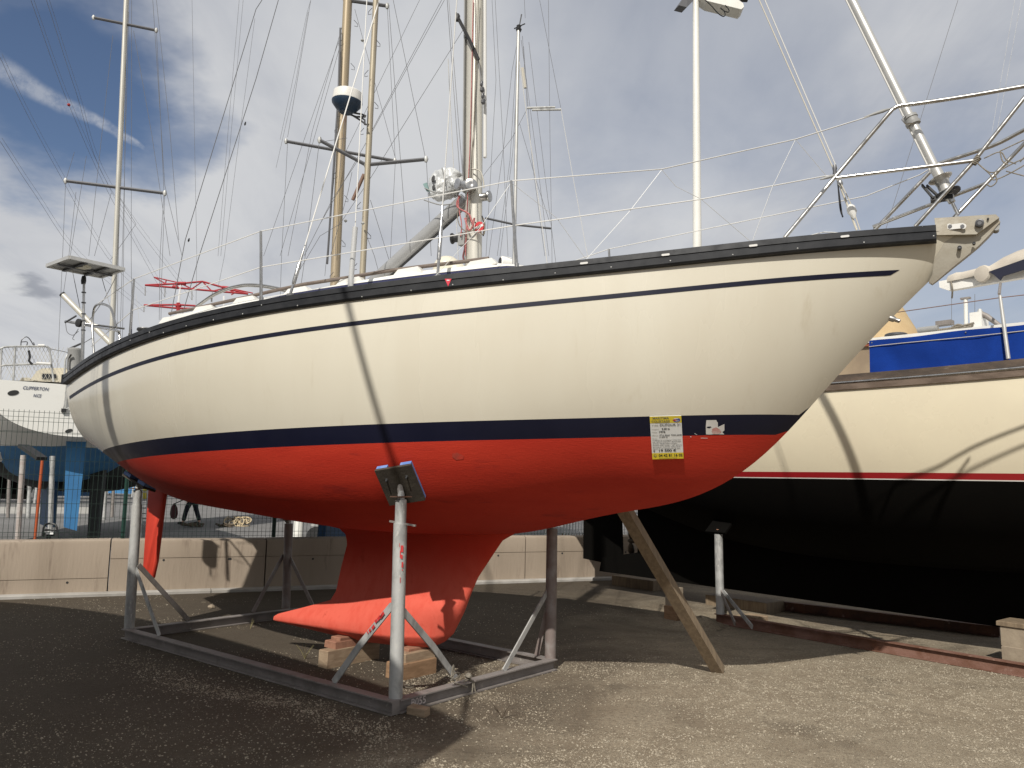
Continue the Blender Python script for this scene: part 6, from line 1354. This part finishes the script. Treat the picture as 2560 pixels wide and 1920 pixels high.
# he walks to the left (-X); local metres
bv = [(0, 0, .95), (0, 0, 1.18), (0, 0, 1.40), (-.02, 0, 1.50), (-.05, 0, 1.60), (-.06, 0, 1.70), (0, -.19, 1.40), (.06, -.24, 1.13), (-.05, -.25, .90), (0, .19, 1.40), (-.08, .24, 1.14), (-.25, .22, .97), (0, -.10, .90), (-.16, -.10, .50), (-.24, -.10, .08), (-.36, -.10, .04), (0, .10, .90), (.10, .10, .50), (.24, .10, .10), (.14, .10, .03)]
be = [(0, 1), (1, 2), (2, 3), (3, 4), (4, 5), (2, 6), (6, 7), (7, 8), (2, 9), (9, 10), (10, 11), (0, 12), (12, 13), (13, 14), (14, 15), (0, 16), (16, 17), (17, 18), (18, 19)]
br_ = [(.16, .12), (.15, .12), (.16, .12), .06, .095, .085, .065, .048, .035, .065, .048, .035, .095, .068, .045, .04, .095, .068, .045, .04]
skinned('body', bv, be, br_, SKIN, per)
skinned('jacket', [(0, 0, .86), (0, 0, 1.0), (0, 0, 1.2), (0, 0, 1.42), (0, -.19, 1.41), (.06, -.24, 1.13), (-.045, -.25, .93), (0, .19, 1.41), (-.08, .24, 1.14), (-.23, .225, .985)], [(0, 1), (1, 2), (2, 3), (3, 4), (4, 5), (5, 6), (3, 7), (7, 8), (8, 9)], [(.20, .16), (.19, .15), (.175, .14), (.16, .13), .085, .065, .055, .085, .065, .055], JACK, per)
skinned('trousers', [(0, 0, .96), (0, -.10, .88), (-.16, -.10, .50), (-.24, -.10, .10), (0, .10, .88), (.10, .10, .50), (.24, .10, .12)], [(0, 1), (1, 2), (2, 3), (0, 4), (4, 5), (5, 6)], [(.17, .13), .115, .085, .075, .115, .085, .075], JEAN, per)
for y_, x_ in ((-.10, -.24), (.10, .22)): skinned('shoe', [(x_+.03, y_, .06), (x_-.08, y_, .05), (x_-.2, y_, .04)], [(0, 1), (1, 2)], [.055, .05, .04], SHOE, per)
G().lathe(V3(*ORG[per])+V3(-.04, 0, 1.64), (0, 0, 1), [(0, .105), (.05, .108), (.10, .085), (.125, .0)], 14).build('hair', mat('dark_hair', (.02, .015, .012), .8), per, smooth=60)
G().lathe(V3(*ORG[per])+V3(-.145, 0, 1.63), (-1, 0, -.3), [(0, .02), (.02, .012), (.03, .0)], 8).build('nose', SKIN, per, smooth=60)
for y_ in (-.105, .105): G().lathe(V3(*ORG[per])+V3(-.05, y_*.9, 1.62), (0, y_, 0), [(0, .02), (.012, .03), (.02, .015)], 8).build('ear', SKIN, per, smooth=60)
for hx, hy, hz, sx2 in ((-.06, -.25, .88, -1), (-.27, .22, .955, -1)):
    hb = V3(*ORG[per])+V3(hx, hy, hz); g = G(); g.tube([hb, hb+V3(-.02, 0, -.04), hb+V3(-.03, 0, -.08)], [.03, .04, .034], 8); hand = g.build('hand', SKIN, per, smooth=60)
    for k_ in range(4): G().tube([hb+V3(-.03, -.027+.018*k_, -.075), hb+V3(-.045, -.027+.018*k_, -.11-.008*(k_ in (1, 2))), hb+V3(-.035, -.027+.018*k_, -.145)], [.010, .009, .007], 6).build('finger', SKIN, hand, smooth=60)
    G().tube([hb+V3(-.05, 0, -.03), hb+V3(-.075, .01, -.06), hb+V3(-.07, .01, -.09)], [.012, .011, .008], 6).build('thumb', SKIN, hand, smooth=60)
pd_ = gz(434, 1302); pp = thing('paddle', 'dark red paddle blade hanging from the hand of the walking person', 'paddle', tuple(pf+V3(-.40, -.1, .85)))
hb = V3(*ORG[per])+V3(-.30, .20, .86); bl = at(434, 1298, pf[1]); tp_ = at(436, 1258, pf[1])
g = G(); R = []
for t_, w_ in ((0, .03), (.1, .11), (.35, .14), (.7, .12), (.9, .06), (1, .02)):
    c = lerp(bl, tp_, t_); R.append([c+V3(math.cos(a)*w_, math.sin(a)*.022, 0) for a in np.linspace(0, 6.28, 12, endpoint=False)])
g.grid(R, close=True); g.f.append(tuple(range(12))); g.build('blade', mat('dark_red_blade', (.07, .012, .012), .6), pp, smooth=50)
G().tube([tp_-V3(0, 0, .02), lerp(tp_, hb, .6), hb], .017, 6).build('shaft', GREYD, pp, smooth=50)

# ------------------------------------------------------------------ neighbouring yacht across the lane, behind the camera on the left, whose shadow falls on the yard
K_ = 1.25
N_ = Hull(9.1*K_, (-6.55, 4.16), .524, .25, .03, [0, .15, .35, .55, .75, .9, 1], [v*K_ for v in [.5727, 1.1323, 1.5594, 1.4428, .9691, .5047, .03]], [0, .33, .66, 1], [v*K_ for v in [2.8, 2.91, 3.0, 3.14]],
          [0, .08, .2, .35, .5, .7, .85, .94, .985, 1], [2.4, 2.1, 1.75, 1.5, 1.3, 1.3, 1.35, 1.5, 2.1, 3.9], [0, .33, .66, 1], [.03, .1, .12, -.16], [.717, .914, .95, .27], [.066, -.17, .245, .185], NU=50)
B4 = thing('neighbour_yacht', 'large white yacht across the lane with bare furler foil', 'sailboat', (N_.pos[0], N_.pos[1], 0))
N_.both(G(), lambda u: N_.zs(u), lambda u: 2.35, 14).build('hull', WHITE2, B4, smooth=40); N_.both(G(), lambda u: 2.35, lambda u: -9, 14).build('hull_bottom', BLUED, B4, smooth=40)
g = G(); g.grid([[N_.W(u*N_.L, N_.b(u)*t, N_.zs(u)-.02+.06*(1-t*t)) for t in np.linspace(-1, 1, 7)] for u in np.linspace(0, .98, 24)]); g.build('deck', WHITE2, B4)
g = G(); g.prism([N_.W(N_.L*.25, -1.0, 3.6), N_.W(N_.L*.25, 1.0, 3.6), N_.W(N_.L*.25, .85, 4.25), N_.W(N_.L*.25, -.85, 4.25)], N_.fx*N_.L*.4); g.build('cabin', WHITE, B4)
g = G(); g.prism([N_.W(N_.L*.42, .1, 1.4), N_.W(N_.L*.40, .1, .3), N_.W(N_.L*.6, .1, .3), N_.W(N_.L*.64, .1, 1.4)], -N_.st*.2); g.build('keel', BLUED, B4)
mf = N_.W(N_.L*.622, 0, 3.8); mtp = mf+V3(0, 0, 11.5); bwt = N_.W(N_.L-.1, 0, N_.zs(1))
G().tube([mf-V3(0, 0, .4), mtp], .09, 12).build('mast', ALU, B4, smooth=50)
G().tube([bwt, bwt+(mtp-bwt)*.06, bwt+(mtp-bwt)*.95], [.022, .026, .026], 10).build('furler_foil', ALU, B4, smooth=50)
for z_, w_ in ((4.2, 1.2), (7.9, .95)): G().tube([mf+V3(0, 0, z_)-N_.st*w_, mf+V3(0, 0, z_), mf+V3(0, 0, z_)+N_.st*w_], .03, 8).build('spreader', ALU, B4, smooth=50)
for s_ in (1, -1):
    for zz_, ww in ((4.2, 1.2),): G().tube([N_.W(N_.L*.54, s_*1.75, 3.7), mf+V3(0, 0, 4.2)+N_.st*s_*1.2, mf+V3(0, 0, 7.9)+N_.st*s_*.95, mtp], .006, 5).build('shroud', WIRE, B4)
    G().tube([N_.W(N_.L*.50, s_*1.7, 3.7), mf+V3(0, 0, 4.1)], .006, 5).build('shroud', WIRE, B4)
G().tube([N_.W(.1, 0, 3.5), mtp], .006, 5).build('backstay', WIRE, B4)
for u_ in (.3, .62):
    for s_ in (1, -1): q_ = N_.W(N_.L*u_, s_*1.25, 0)*V3(1, 1, 0); G().tube([q_, q_+V3(0, 0, 2.0)-N_.st*s_*.1], .055, 8).build('stand_post', GALV, B4)
